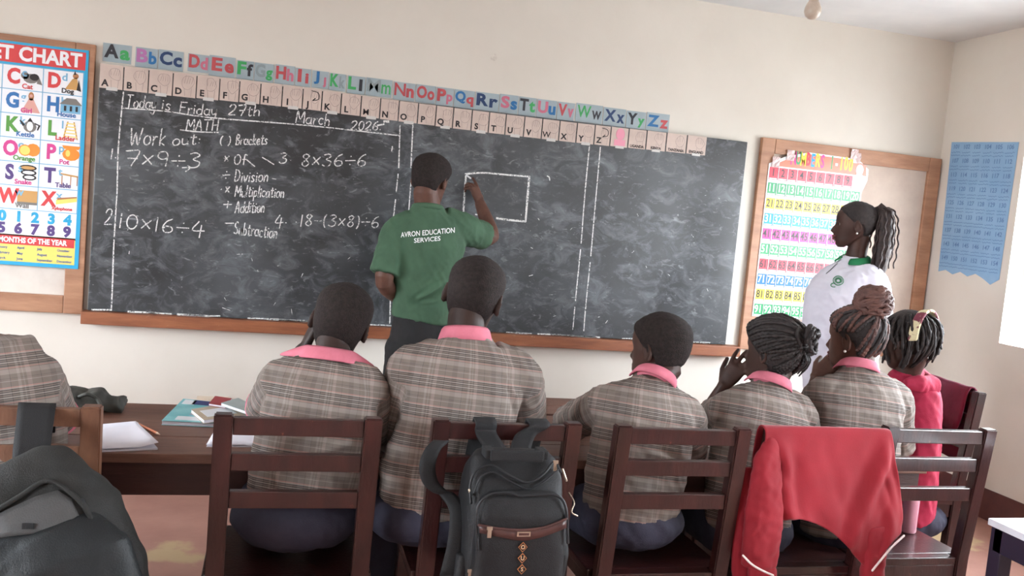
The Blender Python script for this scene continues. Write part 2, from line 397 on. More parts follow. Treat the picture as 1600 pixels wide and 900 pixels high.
CHALK = bpy.data.materials.new('white_chalk'); CHALK.use_nodes = True; nt = CHALK.node_tree; b = nt.nodes['Principled BSDF']
b.inputs['Roughness'].default_value = .95; b.inputs['Base Color'].default_value = lin((222, 222, 220))
n = nt.nodes.new('ShaderNodeTexNoise'); n.inputs['Scale'].default_value = 130; n.inputs['Detail'].default_value = 3
tcc = nt.nodes.new('ShaderNodeTexCoord'); nt.links.new(tcc.outputs['Object'], n.inputs['Vector'])
r = nt.nodes.new('ShaderNodeMapRange'); r.inputs[1].default_value = .32; r.inputs[2].default_value = .5; nt.links.new(n.outputs[0], r.inputs[0]); nt.links.new(r.outputs[0], b.inputs['Alpha'])

def arc(cx, cz, rx, rz, a0, a1, n=9):
    return [(cx+rx*math.cos(rad(a0+(a1-a0)*i/n)), cz+rz*math.sin(rad(a0+(a1-a0)*i/n))) for i in range(n+1)]
GL = {
 'T': (.8, [[(0, 1), (.8, 1)], [(.4, 1), (.38, 0)]]), 'o': (.55, [arc(.28, .27, .26, .27, 90, 450, 12)]),
 'd': (.6, [arc(.27, .25, .25, .25, 60, 330, 10), [(.55, .95), (.54, 0)]]), 'a': (.58, [arc(.26, .26, .25, .26, 60, 330, 10), [(.52, .52), (.52, .1), (.58, 0)]]),
 'y': (.52, [[(0, .5), (.05, .15), (.22, .05), (.45, .2), (.5, .5)], [(.5, .5), (.42, -.2), (.25, -.45), (.02, -.35)]]),
 'i': (.16, [[(.08, .5), (.08, 0)], [(.08, .72), (.09, .75)]]), 's': (.42, [[(.38, .48), (.2, .54), (.06, .42), (.2, .28), (.36, .16), (.24, 0), (.02, .05)]]),
 'F': (.65, [[(.05, 1), (.05, 0)], [(.05, 1), (.65, .98)], [(.05, .55), (.5, .55)]]), 'r': (.4, [[(.05, .52), (.06, 0)], [(.06, .3), (.2, .5), (.38, .5)]]),
 '2': (.6, [[(.02, .75), (.15, .97), (.4, .98), (.52, .75), (.3, .35), (.0, .03), (.6, .02)]]), '7': (.6, [[(0, .98), (.6, 1), (.3, 0)], [(.12, .5), (.55, .5)]]),
 't': (.42, [[(.2, .85), (.2, .1), (.3, 0), (.42, .06)], [(0, .6), (.42, .6)]]), 'h': (.5, [[(.05, 1), (.05, 0)], [(.05, .3), (.25, .52), (.45, .4), (.46, 0)]]),
 'M': (.85, [[(0, 0), (.08, 1), (.4, .3), (.75, 1), (.82, 0)]]), 'c': (.45, [arc(.26, .26, .24, .26, 50, 310, 9)]),
 '0': (.55, [arc(.27, .5, .25, .5, 90, 450, 14)]), '6': (.55, [[(.45, .98), (.2, .8), (.03, .4), (.1, .08), (.3, 0), (.5, .15), (.45, .4), (.2, .45), (.06, .3)]]),
 '.': (.18, [[(.07, .05), (.11, .06)]]), '·': (.2, [[(.07, .32), (.12, .33)]]), ':': (.2, [[(.08, .1), (.1, .11)], [(.08, .42), (.1, .43)]]),
 'A': (.7, [[(0, 0), (.32, 1), (.65, 0)], [(.12, .38), (.55, .4)]]), 'H': (.65, [[(.03, 1), (.03, 0)], [(.6, 1), (.6, 0)], [(.03, .5), (.6, .52)]]),
 'W': (.95, [[(0, 1), (.2, 0), (.42, .75), (.65, 0), (.9, 1)]]), 'k': (.45, [[(.05, 1), (.05, 0)], [(.42, .55), (.06, .22), (.44, 0)]]),
 'u': (.5, [[(.02, .5), (.05, .1), (.25, 0), (.45, .15), (.47, .5)], [(.47, .5), (.48, 0)]]), '(': (.25, [arc(.3, .45, .26, .65, 120, 240, 8)]), ')': (.25, [arc(-.05, .45, .26, .65, 60, -60, 8)]),
 'B': (.55, [[(.05, 1), (.05, 0)], [(.05, 1), (.4, .92), (.4, .65), (.08, .52), (.48, .4), (.48, .08), (.05, 0)]]), 'e': (.48, [[(.05, .28), (.45, .3), (.4, .48), (.22, .54), (.05, .35), (.08, .1), (.25, 0), (.46, .08)]]),
 'D': (.65, [[(.05, 1), (.05, 0)], [(.0, 1), (.4, .9), (.6, .5), (.4, .1), (0, 0)]]), 'v': (.45, [[(0, .5), (.2, 0), (.44, .52)]]), 'n': (.5, [[(.04, .52), (.05, 0)], [(.05, .3), (.25, .52), (.44, .4), (.45, 0)]]),
 'l': (.16, [[(.08, 1), (.08, 0)]]), 'p': (.5, [[(.05, .5), (.05, -.4)], arc(.25, .26, .22, .25, 150, -150, 9)]), 'b': (.5, [[(.05, 1), (.05, 0)], arc(.25, .26, .22, .25, 150, -150, 9)]),
 'S': (.6, [[(.55, .85), (.35, 1), (.1, .88), (.1, .62), (.35, .5), (.52, .3), (.4, .03), (.02, .1)]]), 'O': (.65, [arc(.32, .5, .3, .5, 90, 450, 14)]), 'f': (.4, [[(.42, .95), (.25, 1), (.18, .8), (.17, -.05)], [(.02, .5), (.38, .52)]]),
 '×': (.5, [[(.04, .12), (.46, .72)], [(.04, .72), (.44, .14)]]), '÷': (.6, [[(0, .42), (.6, .45)], [(.3, .75), (.31, .8)], [(.3, .08), (.31, .13)]]),
 '+': (.55, [[(.02, .45), (.54, .45)], [(.28, .75), (.28, .12)]]), '-': (.5, [[(0, .45), (.5, .46)]]), '1': (.22, [[(.1, 1), (.1, 0)]]),
 '3': (.55, [[(.05, .92), (.3, 1), (.48, .82), (.2, .55), (.5, .38), (.45, .08), (.2, -.02), (.0, .1)]]), '4': (.62, [[(.3, 1), (.02, .35), (.62, .36)], [(.45, .75), (.42, -.15)]]),
 '8': (.5, [[(.45, .85), (.25, 1), (.06, .82), (.25, .55), (.46, .25), (.28, 0), (.05, .2), (.25, .52), (.45, .85)]]), '9': (.5, [arc(.24, .72, .22, .26, 0, 360, 11), [(.46, .75), (.42, 0)]]), ' ': (.45, []),
}
chalk = newbm()
def stroke(pts, w=.0075, y=None, bmx=None):
    bmx = bmx if bmx is not None else globals()['chalk']; y = BY-.0012 if y is None else y
    pts = [V((p.x, 0, p.z)) for p in pts]
    if len(pts) > 2: pts = spline(pts, 4)
    n = len(pts); L_, R_ = [], []
    for i, p in enumerate(pts):
        t = (pts[min(i+1, n-1)]-pts[max(i-1, 0)]);
        if t.length < 1e-6: t = V((1, 0, 0))
        t.normalize(); nn = V((-t.z, 0, t.x)); ww = w*.5*(1+.25*noise.noise(p*40))
        if i in (0, n-1): p = p + t*(ww*.6 if i else -ww*.6)
        L_.append(bmx.verts.new((p.x+nn.x*ww, y, p.z+nn.z*ww))); R_.append(bmx.verts.new((p.x-nn.x*ww, y, p.z-nn.z*ww)))
    for i in range(n-1):
        try: bmx.faces.new((L_[i], R_[i], R_[i+1], L_[i+1]))
        except ValueError: pass
def write(s, x0, y0, x1, y1, cap, w=.0056):
    a, b = P(x0, y0, BY), P(x1, y1, BY); ch = cap*.0034
    adv = [GL[q][0]+.16 for q in s]; tot = sum(adv)-.16
    ux = (b-a); k = 0
    for q, ad in zip(s, adv):
        jit = random.uniform(-.04, .04)
        for st in GL[q][1]:
            pts = []
            for (gx, gz) in st:
                p = a + ux*((k+gx)/tot); p = V((p.x+.08*ch*gz, 0, p.z+(gz+jit)*ch)); pts.append(p)
            stroke(pts, w)
        k += ad
def pxs(*pp, w=.0062): stroke([P(x, y, BY) for x, y in pp], w)
for a in [('Today', 196, 168, 243, 170, 18), ('is', 252, 170, 266, 172, 16), ('Friday', 280, 177, 338, 180, 16), ('27th', 357, 180, 405, 181, 15),
          ('March', 462, 192, 514, 196, 17), ('2026.', 548, 203, 595, 203, 13), ('MATH', 291, 203, 340, 204, 15), ('Work', 202, 227, 257, 226, 24), ('out:', 269, 227, 313, 225, 17),
          ('(', 343, 226, 348, 226, 12), (')', 355, 226, 360, 226, 12), ('Brackets', 368, 226, 417, 226, 15), ('1.', 172, 248, 182, 248, 14), ('7×9÷3', 194, 258, 312, 262, 21),
          ('×', 350, 253, 357, 253, 12), ('Of', 365, 257, 384, 257, 14), ('÷', 347, 280, 358, 280, 14), ('Division', 366, 284, 418, 284, 17), ('×', 351, 302, 358, 302, 13), ('Multiplication', 367, 307, 443, 308, 16),
          ('+', 348, 327, 361, 327, 15), ('Addition', 367, 332, 412, 332, 17), ('-', 351, 356, 364, 356, 14), ('Subtraction', 365, 366, 432, 372, 18), ('3·', 436, 255, 455, 255, 15), ('8×36÷6', 470, 259, 571, 260, 18),
          ('4·', 429, 354, 448, 354, 17), ('·18-(3×8)÷6', 460, 353, 591, 355, 17), ('2', 163, 350, 174, 350, 22), ('10×16÷4', 184, 355, 318, 368, 20)]:
    write(*a)
def part_done(nm, lab):
    global chalk
    adopt(bd, obj(nm, chalk, CHALK))['label'] = lab; chalk = newbm()
part_done('chalk_writing', 'white chalk date, heading, sums and operation names')
pxs((193, 169), (260, 174), (330, 184), (480, 196), (625, 212)); pxs((282, 203), (310, 206), (341, 207))
pxs((193, 144), (185, 230), (183, 300)); pxs((183, 300), (178, 380), (176, 440)); pxs((176, 440), (174, 485))
pxs((625, 196), (623, 262)); pxs((622, 272), (619, 300), w=.006); pxs((618, 312), (614, 345)); pxs((611, 420), (609, 505))
pxs((645, 196), (642, 262)); pxs((642, 285), (638, 338))
pxs((921, 227), (914, 300), (908, 380)); pxs((907, 390), (899, 470)); pxs((898, 480), (895, 515))
pxs((938, 230), (930, 320), (923, 400)); pxs((922, 410), (915, 480), (912, 517))
part_done('ruled_lines', 'white chalk ruled lines dividing the board')
pxs((727, 272), (755, 270), (790, 273), (827, 276), w=.009); pxs((827, 276), (824, 310), (821, 346), w=.011); pxs((821, 346), (798, 344), (776, 341), w=.011)
pxs((728, 274), (726, 300), (724, 330), w=.01); pxs((743, 335), (752, 337)); pxs((855, 275), (858, 277), (859, 282), w=.006); pxs((613, 229), (612, 236), w=.006)
part_done('chalk_rectangle', 'white chalk rectangle being drawn')
pxs((386, 250), (392, 255), (398, 260), w=.005); pxs((410, 246), (420, 252), (428, 257), w=.005); pxs((285, 262), (297, 262), (290, 268), w=.005)
pxs((600, 190), (607, 190), w=.012); pxs((590, 196), (600, 194), w=.008)
for k in range(60):                                     # short stray chalk marks
    x, z = random.uniform(BX0+.1, BX1-.1), random.uniform(BZ0+.03, BZ1-.3); a = random.uniform(0, 6.3); l = random.uniform(.005, .02)
    if random.random() < .15: l *= 3
    stroke([V((x, 0, z)), V((x+l*math.cos(a), 0, z+l*math.sin(a)))], random.uniform(.0015, .0035))
for k in range(40):                                      # chalk dust caught along the bottom edge
    x = random.uniform(BX0+.02, BX1-.1); l = random.uniform(.03, .16); stroke([V((x, 0, BZ0+.004)), V((x+l, 0, BZ0+random.uniform(.003, .008)))], random.uniform(.004, .009))
part_done('chalk_smears', 'stray chalk marks and dust')
chalk.free()

# ------------------------------------------------------------------ letter cards and hand sign cards
CARD = mat('grey_blue_card', (164, 178, 183), .35, (152, 167, 174), 8, spec=.5)
INK = {k: mat(k+'_painted_letter', v, .5) for k, v in dict(black=(48, 48, 54), green=(66, 160, 92), purple=(170, 110, 160), blue=(44, 106, 158), navy=(40, 62, 100), red=(178, 76, 80), pink=(192, 108, 128), grey=(140, 152, 154)).items()}
cards = [('A', 'a', 160, 206, 67, 98, 'black', 'green'), ('B', 'b', 211, 247, 73, 106, 'purple', 'blue'), ('C', 'c', 247, 287, 77, 110, 'navy', 'navy'), ('D', 'd', 293, 327, 83, 113, 'red', 'pink'), ('E', 'e', 326, 368, 86, 120, 'red', 'red'),
 ('F', 'f', 369, 397, 93, 124, 'green', 'black'), ('G', 'g', 397, 428, 97, 128, 'grey', 'green'), ('H', 'h', 429, 461, 100, 132, 'red', 'pink'), ('I', 'i', 461, 486, 105, 135, 'red', 'red'), ('J', 'j', 487, 514, 109, 138, 'blue', 'pink'),
 ('K', 'k', 514, 541, 113, 142, 'green', 'grey'), ('L', 'l', 542, 571, 117, 147, 'green', 'black'), ('M', 'm', 571, 613, 121, 151, 'grey', 'green'), ('N', 'n', 614, 649, 127, 157, 'red', 'red'), ('O', 'o', 649, 681, 131, 161, 'red', 'red'),
 ('P', 'p', 681, 709, 135, 166, 'red', 'pink'), ('Q', 'q', 709, 742, 139, 169, 'blue', 'red'), ('R', 'r', 742, 780, 143, 173, 'navy', 'navy'), ('S', 's', 780, 810, 146, 177, 'pink', 'blue'), ('T', 't', 810, 838, 150, 181, 'black', 'green'),
 ('U', 'u', 838, 870, 154, 185, 'pink', 'blue'), ('V', 'v', 870, 898, 158, 189, 'red', 'pink'), ('W', 'w', 899, 942, 161, 192, 'green', 'black'), ('X', 'x', 942, 978, 167, 198, 'navy', 'navy'), ('Y', 'y', 978, 1009, 172, 203, 'black', 'green'), ('Z', 'z', 1009, 1046, 175, 207, 'blue', 'red')]
def fit_text(name, ch_, xr, zr, y, mt, off):
    me = text(name, ch_, .09, Matrix(), None, None, off, .0004)
    xs_ = [v.co.x for v in me.vertices]; ys_ = [v.co.y for v in me.vertices]
    sx_ = min((xr[1]-xr[0])/(max(xs_)-min(xs_)), 1.25*(zr[1]-zr[0])/(max(ys_)-min(ys_))); sy_ = (zr[1]-zr[0])/(max(ys_)-min(ys_))
    cx_ = (xr[0]+xr[1])/2; mx_, my_ = (max(xs_)+min(xs_))/2, min(ys_)
    for v in me.vertices: v.co = V((cx_+(v.co.x-mx_)*sx_, y-v.co.z, zr[0]+(v.co.y-my_)*sy_))
    me.flip_normals()
    return put(name, me, mt)
for U, l, x0, x1, y0, y1, c1, c2 in cards:
    cy = (y0+y1)/2+1; Y = D-.003
    a, b = P(x0+.5, cy, Y), P(x1-.5, cy, Y); zc = (a.z+b.z)/2; h = (P(x0, y0, Y).z-P(x0, y1-2, Y).z)/2
    t = thing('letter_card', 'grey-blue card with %s capital %s and %s small %s, above the blackboard' % (c1, U, c2, l), 'letter card', ((a.x+b.x)/2, Y, zc-h), 0, 'painted letter cards above the blackboard')
    bm = newbm(); box(bm, a.x, b.x, Y, D-.0002, zc-h, zc+h); adopt(t, obj('card', bm, CARD))
    w = b.x-a.x
    wl = a.x+w*.05, a.x+w*(.56 if U not in 'IJL' else .5); ws = a.x+w*(.60 if U not in 'IJL' else .56), a.x+w*.95
    adopt(t, fit_text('capital_letter', U, wl, (zc-.024, zc+.040), Y-.0006, INK[c1], .0012 if U in 'MWN' else .0035))
    hs = .066 if l in 'bdfhklt' else (.052 if l not in 'gjpqyi' else .056)
    zb_ = zc-.036 if l in 'gjpqy' else zc-.028
    adopt(t, fit_text('small_letter', l, ws, (zb_, zb_+hs*.9), Y-.0006, INK[c2], .0012 if l in 'mw' else .0035))
SIGNP = mat('cream_sign_card_paper', (206, 188, 177), .45, (194, 176, 166), 9, spec=.4)
SIGNINK = mat('grey_pencil_line', (150, 134, 130), .7); SIGNBLK = mat('black_print', (44, 40, 42), .6); SIGNPINK = mat('faded_pink_drawing', (222, 150, 168), .6); SIGNBACK = mat('dark_card_edge', (84, 76, 74), .7)
TAPE = mat('clear_sticky_tape', (206, 204, 200), .15, spec=.8)
def interp(t, x):
    for (a, b), (c, d) in zip(t, t[1:]):
        if x <= c: return b+(d-b)*(x-a)/(c-a)
    return t[-1][1]
TOP = [(150, 98), (390, 126), (474, 136), (620, 157), (760, 175), (900, 192), (1104, 214)]; BOT = [(150, 136), (270, 150), (390, 161), (474, 170), (620, 189), (760, 207), (900, 223), (1104, 243)]
xs = [155, 193, 232, 270, 307, 343, 374, 407, 441, 473, 503, 533, 564, 594, 623, 653, 681, 708, 737, 764, 790, 819, 847, 874, 901, 929, 954, 982, 1010, 1041, 1073, 1104]
names = list('ABCDEFGHIJKLMNOPQRSTUVWXYZ') + ['portrait', 'UGANDA', 'KENYA', 'TANZANIA', 'ENGLAND']
rnd = random.Random(3)
for i, nm in enumerate(names):
    x0, x1 = xs[i]+.8, xs[i+1]-.8; xm = (x0+x1)/2; Y = BY-.004
    zt, zb = P(xm, interp(TOP, xm), Y).z, P(xm, interp(BOT, xm), Y).z
    if zt > BZ1+.012: pass
    a, b = P(x0, (interp(TOP, xm)+interp(BOT, xm))/2, Y).x, P(x1, (interp(TOP, xm)+interp(BOT, xm))/2, Y).x
    lab = ('cream hand sign card for the letter %s along the blackboard top' % nm) if len(nm) == 1 else ('cream card with a faded pink portrait on the blackboard top' if nm == 'portrait' else 'cream hand sign card reading %s at the blackboard top' % nm)
    t = thing('hand_sign_card', lab, 'sign card', ((a+b)/2, Y, zb), 0, 'hand sign cards along the blackboard top')
    bm = newbm(); box(bm, a, b, Y, Y+.002, zb, zt); adopt(t, obj('card', bm, SIGNP))
    bm = newbm(); w, h = b-a, zt-zb
    cx, cz = a+w*.66, zb+h*.5
    if nm == 'portrait':
        ball(bm, (cx-.012, Y-.0006, zb+h*.66), .026, .0006, .032); box(bm, cx-.045, cx+.02, Y-.0012, Y-.0002, zb+.006, zb+h*.38)
        adopt(t, obj('printed_portrait', bm, SIGNPINK))
    else:
        wob = [rnd.uniform(.8, 1.2) for _ in range(8)]
        stroke([V((cx+.026*wob[k % 8]*math.cos(k*.785), 0, cz+.012+.030*wob[k % 8]*math.sin(k*.785))) for k in range(9)], .0016, Y-.0005, bm)
        for k in range(4): stroke([V((cx-.018+.011*k, 0, cz+.008)), V((cx-.017+.011*k+rnd.uniform(-.008, .008), 0, cz+.03+rnd.uniform(0, .02)))], .0014, Y-.0005, bm)
        stroke([V((cx-.018, 0, cz-.015)), V((cx-.014, 0, zb+.006))], .0016, Y-.0005, bm); stroke([V((cx+.016, 0, cz-.012)), V((cx+.013, 0, zb+.006))], .0016, Y-.0005, bm)
        adopt(t, obj('hand_drawing', bm, SIGNINK))
        if len(nm) == 1: adopt(t, wtext('printed_letter', nm, .042, a+.024, Y-.0006, zb+.024, SIGNBLK, None, .0005 if nm in 'MW' else .0016))
        else: adopt(t, wtext('printed_word', nm, .021, (a+b)/2, Y-.0006, zb+.012, SIGNBLK, None, .0006, .9))
    if nm in 'JZ':
        bm = newbm(); stroke([V((cx-.02, 0, zt-.012)), V((cx+.012, 0, zt-.02)), V((cx+.016, 0, zt-.05)), V((cx-.012, 0, zt-.06))], .004, Y-.0006, bm); stroke([V((cx-.012, 0, zt-.06)), V((cx, 0, zt-.048))], .005, Y-.0006, bm); adopt(t, obj('printed_arrow', bm, SIGNBLK))
    if i % 2 == 0:
        bm = newbm(); q = a+w*.3; box(bm, q, q+.05, Y-.0004, Y+.0035, zb-.008, zb+.008); adopt(t, obj('tape_strip', bm, TAPE))

# ------------------------------------------------------------------ pinboards
def pinboard(label, x0, x1, z0, z1, fw, panel, Yf=D-.03):
    t = thing('pinboard', label, 'pinboard', ((x0+x1)/2, D, z0))
    bm = newbm(); box(bm, x0+fw*.5, x1-fw*.5, D-.012, D-.001, z0+fw*.5, z1-fw*.5); adopt(t, obj('panel', bm, panel))
    for nm, q in (('side_rail', (x0, x0+fw, z0, z1)), ('side_rail', (x1-fw, x1, z0, z1)), ('cross_rail', (x0+fw+.001, x1-fw-.001, z1-fw, z1)), ('cross_rail', (x0+fw+.001, x1-fw-.001, z0, z0+fw))):
        bm = newbm(); box(bm, q[0], q[1], Yf, D-.001, q[2], q[3], .004); adopt(t, obj(nm, bm, FRAMEWOOD))
    return t
PANELW = mat('pale_worn_panel', (216, 208, 198), .6, (198, 188, 178), 7, lo=.4, hi=.8)
PANELB = mat('beige_softboard', (196, 180, 166), .7, (186, 169, 156), 9, bump=.1)
lx1 = P(139, 275, D-.03).x; lz1 = P(150, 70, D-.03).z; lz0 = P(126, 491, D-.03).z
pinboard('pine-framed pinboard at the left edge holding the alphabet chart', lx1-1.25, lx1, lz0, lz1, .085, PANELW)
rx0 = P(1174, 380, D-.03).x; rx1 = min(P(1463, 345, D-.03).x, XR-.012); rz1 = P(1190, 214, D-.03).z; rz0 = P(1150, 545, D-.03).z
pinboard('pine-framed pinboard right of the blackboard behind the woman', rx0, rx1, rz0, rz1, .085, PANELB)
print('pin', lx1, lz0, lz1, 'R', rx0, rx1, rz0, rz1)

# ------------------------------------------------------------------ alphabet chart
def pm(n, c, r=.4): return mat(n+'_print', c, r, spec=.5)
K = dict(white=(236, 238, 242), blue=(40, 160, 204), lblue=(120, 176, 208), red=(204, 62, 64), green=(86, 150, 62), dkblue=(44, 108, 170), pink=(204, 64, 138), purple=(84, 62, 124), orange=(232, 140, 46), yellow=(238, 212, 110), brown=(172, 116, 72), grey=(120, 116, 112), black=(40, 38, 42), tan=(196, 150, 88), skin=(214, 160, 150))
KN = list(K); KM = [pm(k, v) for k, v in K.items()]; KI = {k: i for i, k in enumerate(KN)}
Yp = D-.034
px1 = P(130.5, 250, Yp).x; pz1 = P(130, 78, Yp).z; pz0 = P(128, 421, Yp).z; PW = .74; px0 = px1-PW
t = thing('alphabet_chart', 'printed alphabet chart with red heading and picture grid on the left pinboard', 'poster', ((px0+px1)/2, Yp, pz0))
bm = newbm(); box(bm, px0, px1, Yp, Yp+.0015, pz0, pz1, mi=0); adopt(t, obj('sheet', bm, KM[KI['blue']]))
pr = newbm()
def flat(bmx, x0, x1, z0, z1, col, lay=1): box(bmx, x0, x1, Yp-.0004*lay, Yp-.0004*lay+.0003, z0, z1, mi=KI[col])
hz = pz1-.012
flat(pr, px0, px1-.012, hz-.083, hz, 'red')
head = newbm(); mtext(head, 'ALPHABET CHART', .088, px1-.028, Yp-.001, hz-.043, KI['white'], .003, .92, 'RIGHT')
adopt(t, obj('heading', head, KM)); 
cw, ch = .171, .1105
gx1 = px1-.018; gz1 = hz-.094
flat(pr, px0, gx1, gz1-ch*6-.128, gz1, 'white')
rows = [['A', 'B', 'C', 'D'], ['E', 'F', 'G', 'H'], ['I', 'J', 'K', 'L'], ['M', 'N', 'O', 'P'], ['Q', 'R', 'S', 'T'], ['U', 'V', 'W', 'X']]
wd = dict(C='Cat', D='Dog', G='Girl', H='House', K='Kettle', L='Ladder', O='Orange', P='Pot', S='Snake', T='Table', W='Wall', X='Xylophone')
cols = ['red', 'dkblue', 'green', 'pink', 'purple', 'red']
lets = newbm()
def disc(b_, x, z, r, col, rz=None, lay=3):
    rz = rz or r; vs = [b_.verts.new((x+r*math.cos(k*.5236), Yp-.0004*lay, z+rz*math.sin(k*.5236))) for k in range(12)]; f = b_.faces.new(vs); f.material_index = KI[col]
def poly(b_, pts, col, lay=3):
    f = b_.faces.new([b_.verts.new((x, Yp-.0004*lay, z)) for x, z in pts]); f.material_index = KI[col]
pics = newbm()
for r_, row in enumerate(rows):
    for c_, q in enumerate(row):
        x = gx1-cw*(4-c_); z = gz1-ch*(r_+1); col = cols[r_]
        if q == 'G' or q == 'H': col = 'dkblue'
        mtext(lets, q, .094, x+.047, Yp-.0012, z+ch*.52, KI[col], .004, .82)
        mtext(lets, q.lower(), .05, x+.092, Yp-.0012, z+ch*.72, KI['lblue'], .001)
        if q in wd: mtext(lets, wd[q], .031 if len(wd[q]) < 8 else .02, x+.106, Yp-.0016, z+ch*.16, KI[['red', 'black', 'pink', 'dkblue', 'dkblue', 'red', 'green', 'pink', 'pink', 'purple', 'grey', 'red'][list(wd).index(q)]], .0008)
        X, Z = x+.124, z+.056
        if q == 'C': disc(pics, X-.005, Z, .032, 'grey', .022); disc(pics, X-.03, Z+.012, .017, 'grey'); disc(pics, X+.01, Z+.008, .02, 'black', .016, 4); poly(pics, [(X+.02, Z-.02), (X+.045, Z-.025), (X+.03, Z+.01)], 'grey')
        elif q == 'D': poly(pics, [(X-.03, Z-.03), (X+.03, Z-.03), (X+.02, Z+.03), (X, Z+.02)], 'tan'); disc(pics, X+.014, Z+.035, .013, 'brown'); poly(pics, [(X+.004, Z+.04), (X+.01, Z+.06), (X+.017, Z+.042)], 'black', 4); poly(pics, [(X+.02, Z-.03), (X+.04, Z-.035), (X+.028, Z+.02)], 'black', 4)
        elif q == 'G': poly(pics, [(X-.04, Z-.045), (X+.04, Z-.045), (X+.008, Z+.02), (X-.008, Z+.02)], 'skin'); disc(pics, X, Z+.03, .012, 'brown', .02); disc(pics, X, Z+.032, .007, 'skin', None, 4)
        elif q == 'H': poly(pics, [(X-.045, Z-.03), (X+.042, Z-.03), (X+.042, Z+.012), (X-.045, Z+.012)], 'lblue'); poly(pics, [(X-.05, Z+.01), (X+.048, Z+.01), (X+.02, Z+.04), (X-.02, Z+.04)], 'grey', 4); [poly(pics, [(X-.03+.025*k, Z-.02), (X-.02+.025*k, Z-.02), (X-.02+.025*k, Z+.004), (X-.03+.025*k, Z+.004)], 'black', 5) for k in range(3)]
        elif q == 'K': disc(pics, X, Z, .028, 'grey', .026); disc(pics, X, Z+.002, .014, 'white', .022, 4); poly(pics, [(X-.03, Z), (X-.045, Z+.025), (X-.04, Z+.028), (X-.02, Z+.008)], 'black', 4); poly(pics, [(X+.02, Z+.02), (X+.045, Z+.01), (X+.035, Z-.015), (X+.03, Z-.012), (X+.036, Z+.008), (X+.02, Z+.014)], 'black', 4); poly(pics, [(X-.012, Z+.024), (X+.012, Z+.024), (X, Z+.042)], 'black', 4)
        elif q == 'L':
            for s in (-1, 1): poly(pics, [(X+s*.03, Z-.04), (X+s*.03+.006, Z-.04), (X+s*.013+.006, Z+.042), (X+s*.013, Z+.042)], 'tan')
            for k in range(5): poly(pics, [(X-.028+.003*k, Z-.03+.015*k), (X+.033-.003*k, Z-.03+.015*k), (X+.033-.003*k, Z-.025+.015*k), (X-.028+.003*k, Z-.025+.015*k)], 'yellow', 4)
        elif q == 'O': disc(pics, X+.018, Z+.004, .03, 'orange'); disc(pics, X-.016, Z, .027, 'orange', None, 4); disc(pics, X-.016, Z, .022, 'yellow', None, 5)
        elif q == 'P': disc(pics, X+.01, Z, .038, 'orange', .03); poly(pics, [(X-.022, Z+.024), (X+.042, Z+.024), (X+.05, Z+.04), (X-.03, Z+.04)], 'orange', 4); disc(pics, X-.004, Z+.004, .01, 'yellow', .016, 5)
        elif q == 'S':
            for k in range(3): disc(pics, X+.004*k, Z+.03-.022*k, .038-.004*k, 'black', .014, 3+k*2); disc(pics, X+.004*k, Z+.03-.022*k, .030-.004*k, 'white' if k else 'tan', .008, 4+k*2)
        elif q == 'T': poly(pics, [(X-.03, Z+.02), (X+.045, Z+.012), (X+.045, Z+.004), (X-.03, Z+.012)], 'tan'); [poly(pics, [(X+a_, Z+.008), (X+a_+.004, Z+.008), (X+a_+.004, Z-.035), (X+a_, Z-.035)], 'brown') for a_ in (-.026, .012, .04)]
        elif q == 'W': poly(pics, [(X-.04, Z-.032), (X+.045, Z-.032), (X+.045, Z+.034), (X-.04, Z+.034)], 'tan'); poly(pics, [(X-.04, Z-.032), (X+.045, Z-.032), (X+.045, Z-.02), (X-.04, Z-.02)], 'grey', 4)
        elif q == 'X': poly(pics, [(X-.045, Z-.02), (X+.045, Z+.0), (X+.045, Z+.022), (X-.045, Z+.004)], 'yellow'); poly(pics, [(X-.04, Z+.002), (X+.044, Z+.018), (X+.044, Z+.024), (X-.04, Z+.012)], 'brown', 4)
        else: disc(pics, X, Z, .03, ['tan', 'grey', 'orange', 'brown'][(r_+c_) % 4])
for r_ in range(7): flat(pr, px0, gx1, gz1-ch*r_-.002, gz1-ch*r_+.002, 'lblue', 2)
for c_ in range(5): flat(pr, gx1-cw*c_-.002, gx1-cw*c_+.002, gz1-ch*6, gz1, 'lblue', 2)
for k in range(5):
    mtext(lets, str(k), .065, gx1-.318+.070*k, Yp-.0012, gz1-ch*6-.036, KI['blue'], .0035)
    mtext(lets, str(k+5), .065, gx1-.318+.070*k, Yp-.0012, gz1-ch*6-.092, KI['purple'], .0035)
mz = pz0+.145
flat(pr, gx1-.345, gx1, pz0+.018, mz, 'yellow'); flat(pr, gx1-.338, gx1-.004, mz-.047, mz-.006, 'red', 2)
mtext(lets, 'MONTHS OF THE YEAR', .034, gx1-.330, Yp-.0014, mz-.027, KI['white'], .0014, .82, 'LEFT')
mons = ['January', 'February', 'March', 'April', 'May', 'June', 'July', 'August', 'September', 'October', 'November', 'December']
for k, mname in enumerate(mons):
    mtext(lets, mname, .017, gx1-.335+.086*(k//3), Yp-.0014, mz-.062-.026*(k % 3), KI['dkblue'], .0002, .9, 'LEFT')
adopt(t, obj('printed_panels', pr, KM)); adopt(t, obj('printed_letters', lets, KM)); adopt(t, obj('printed_pictures', pics, KM))

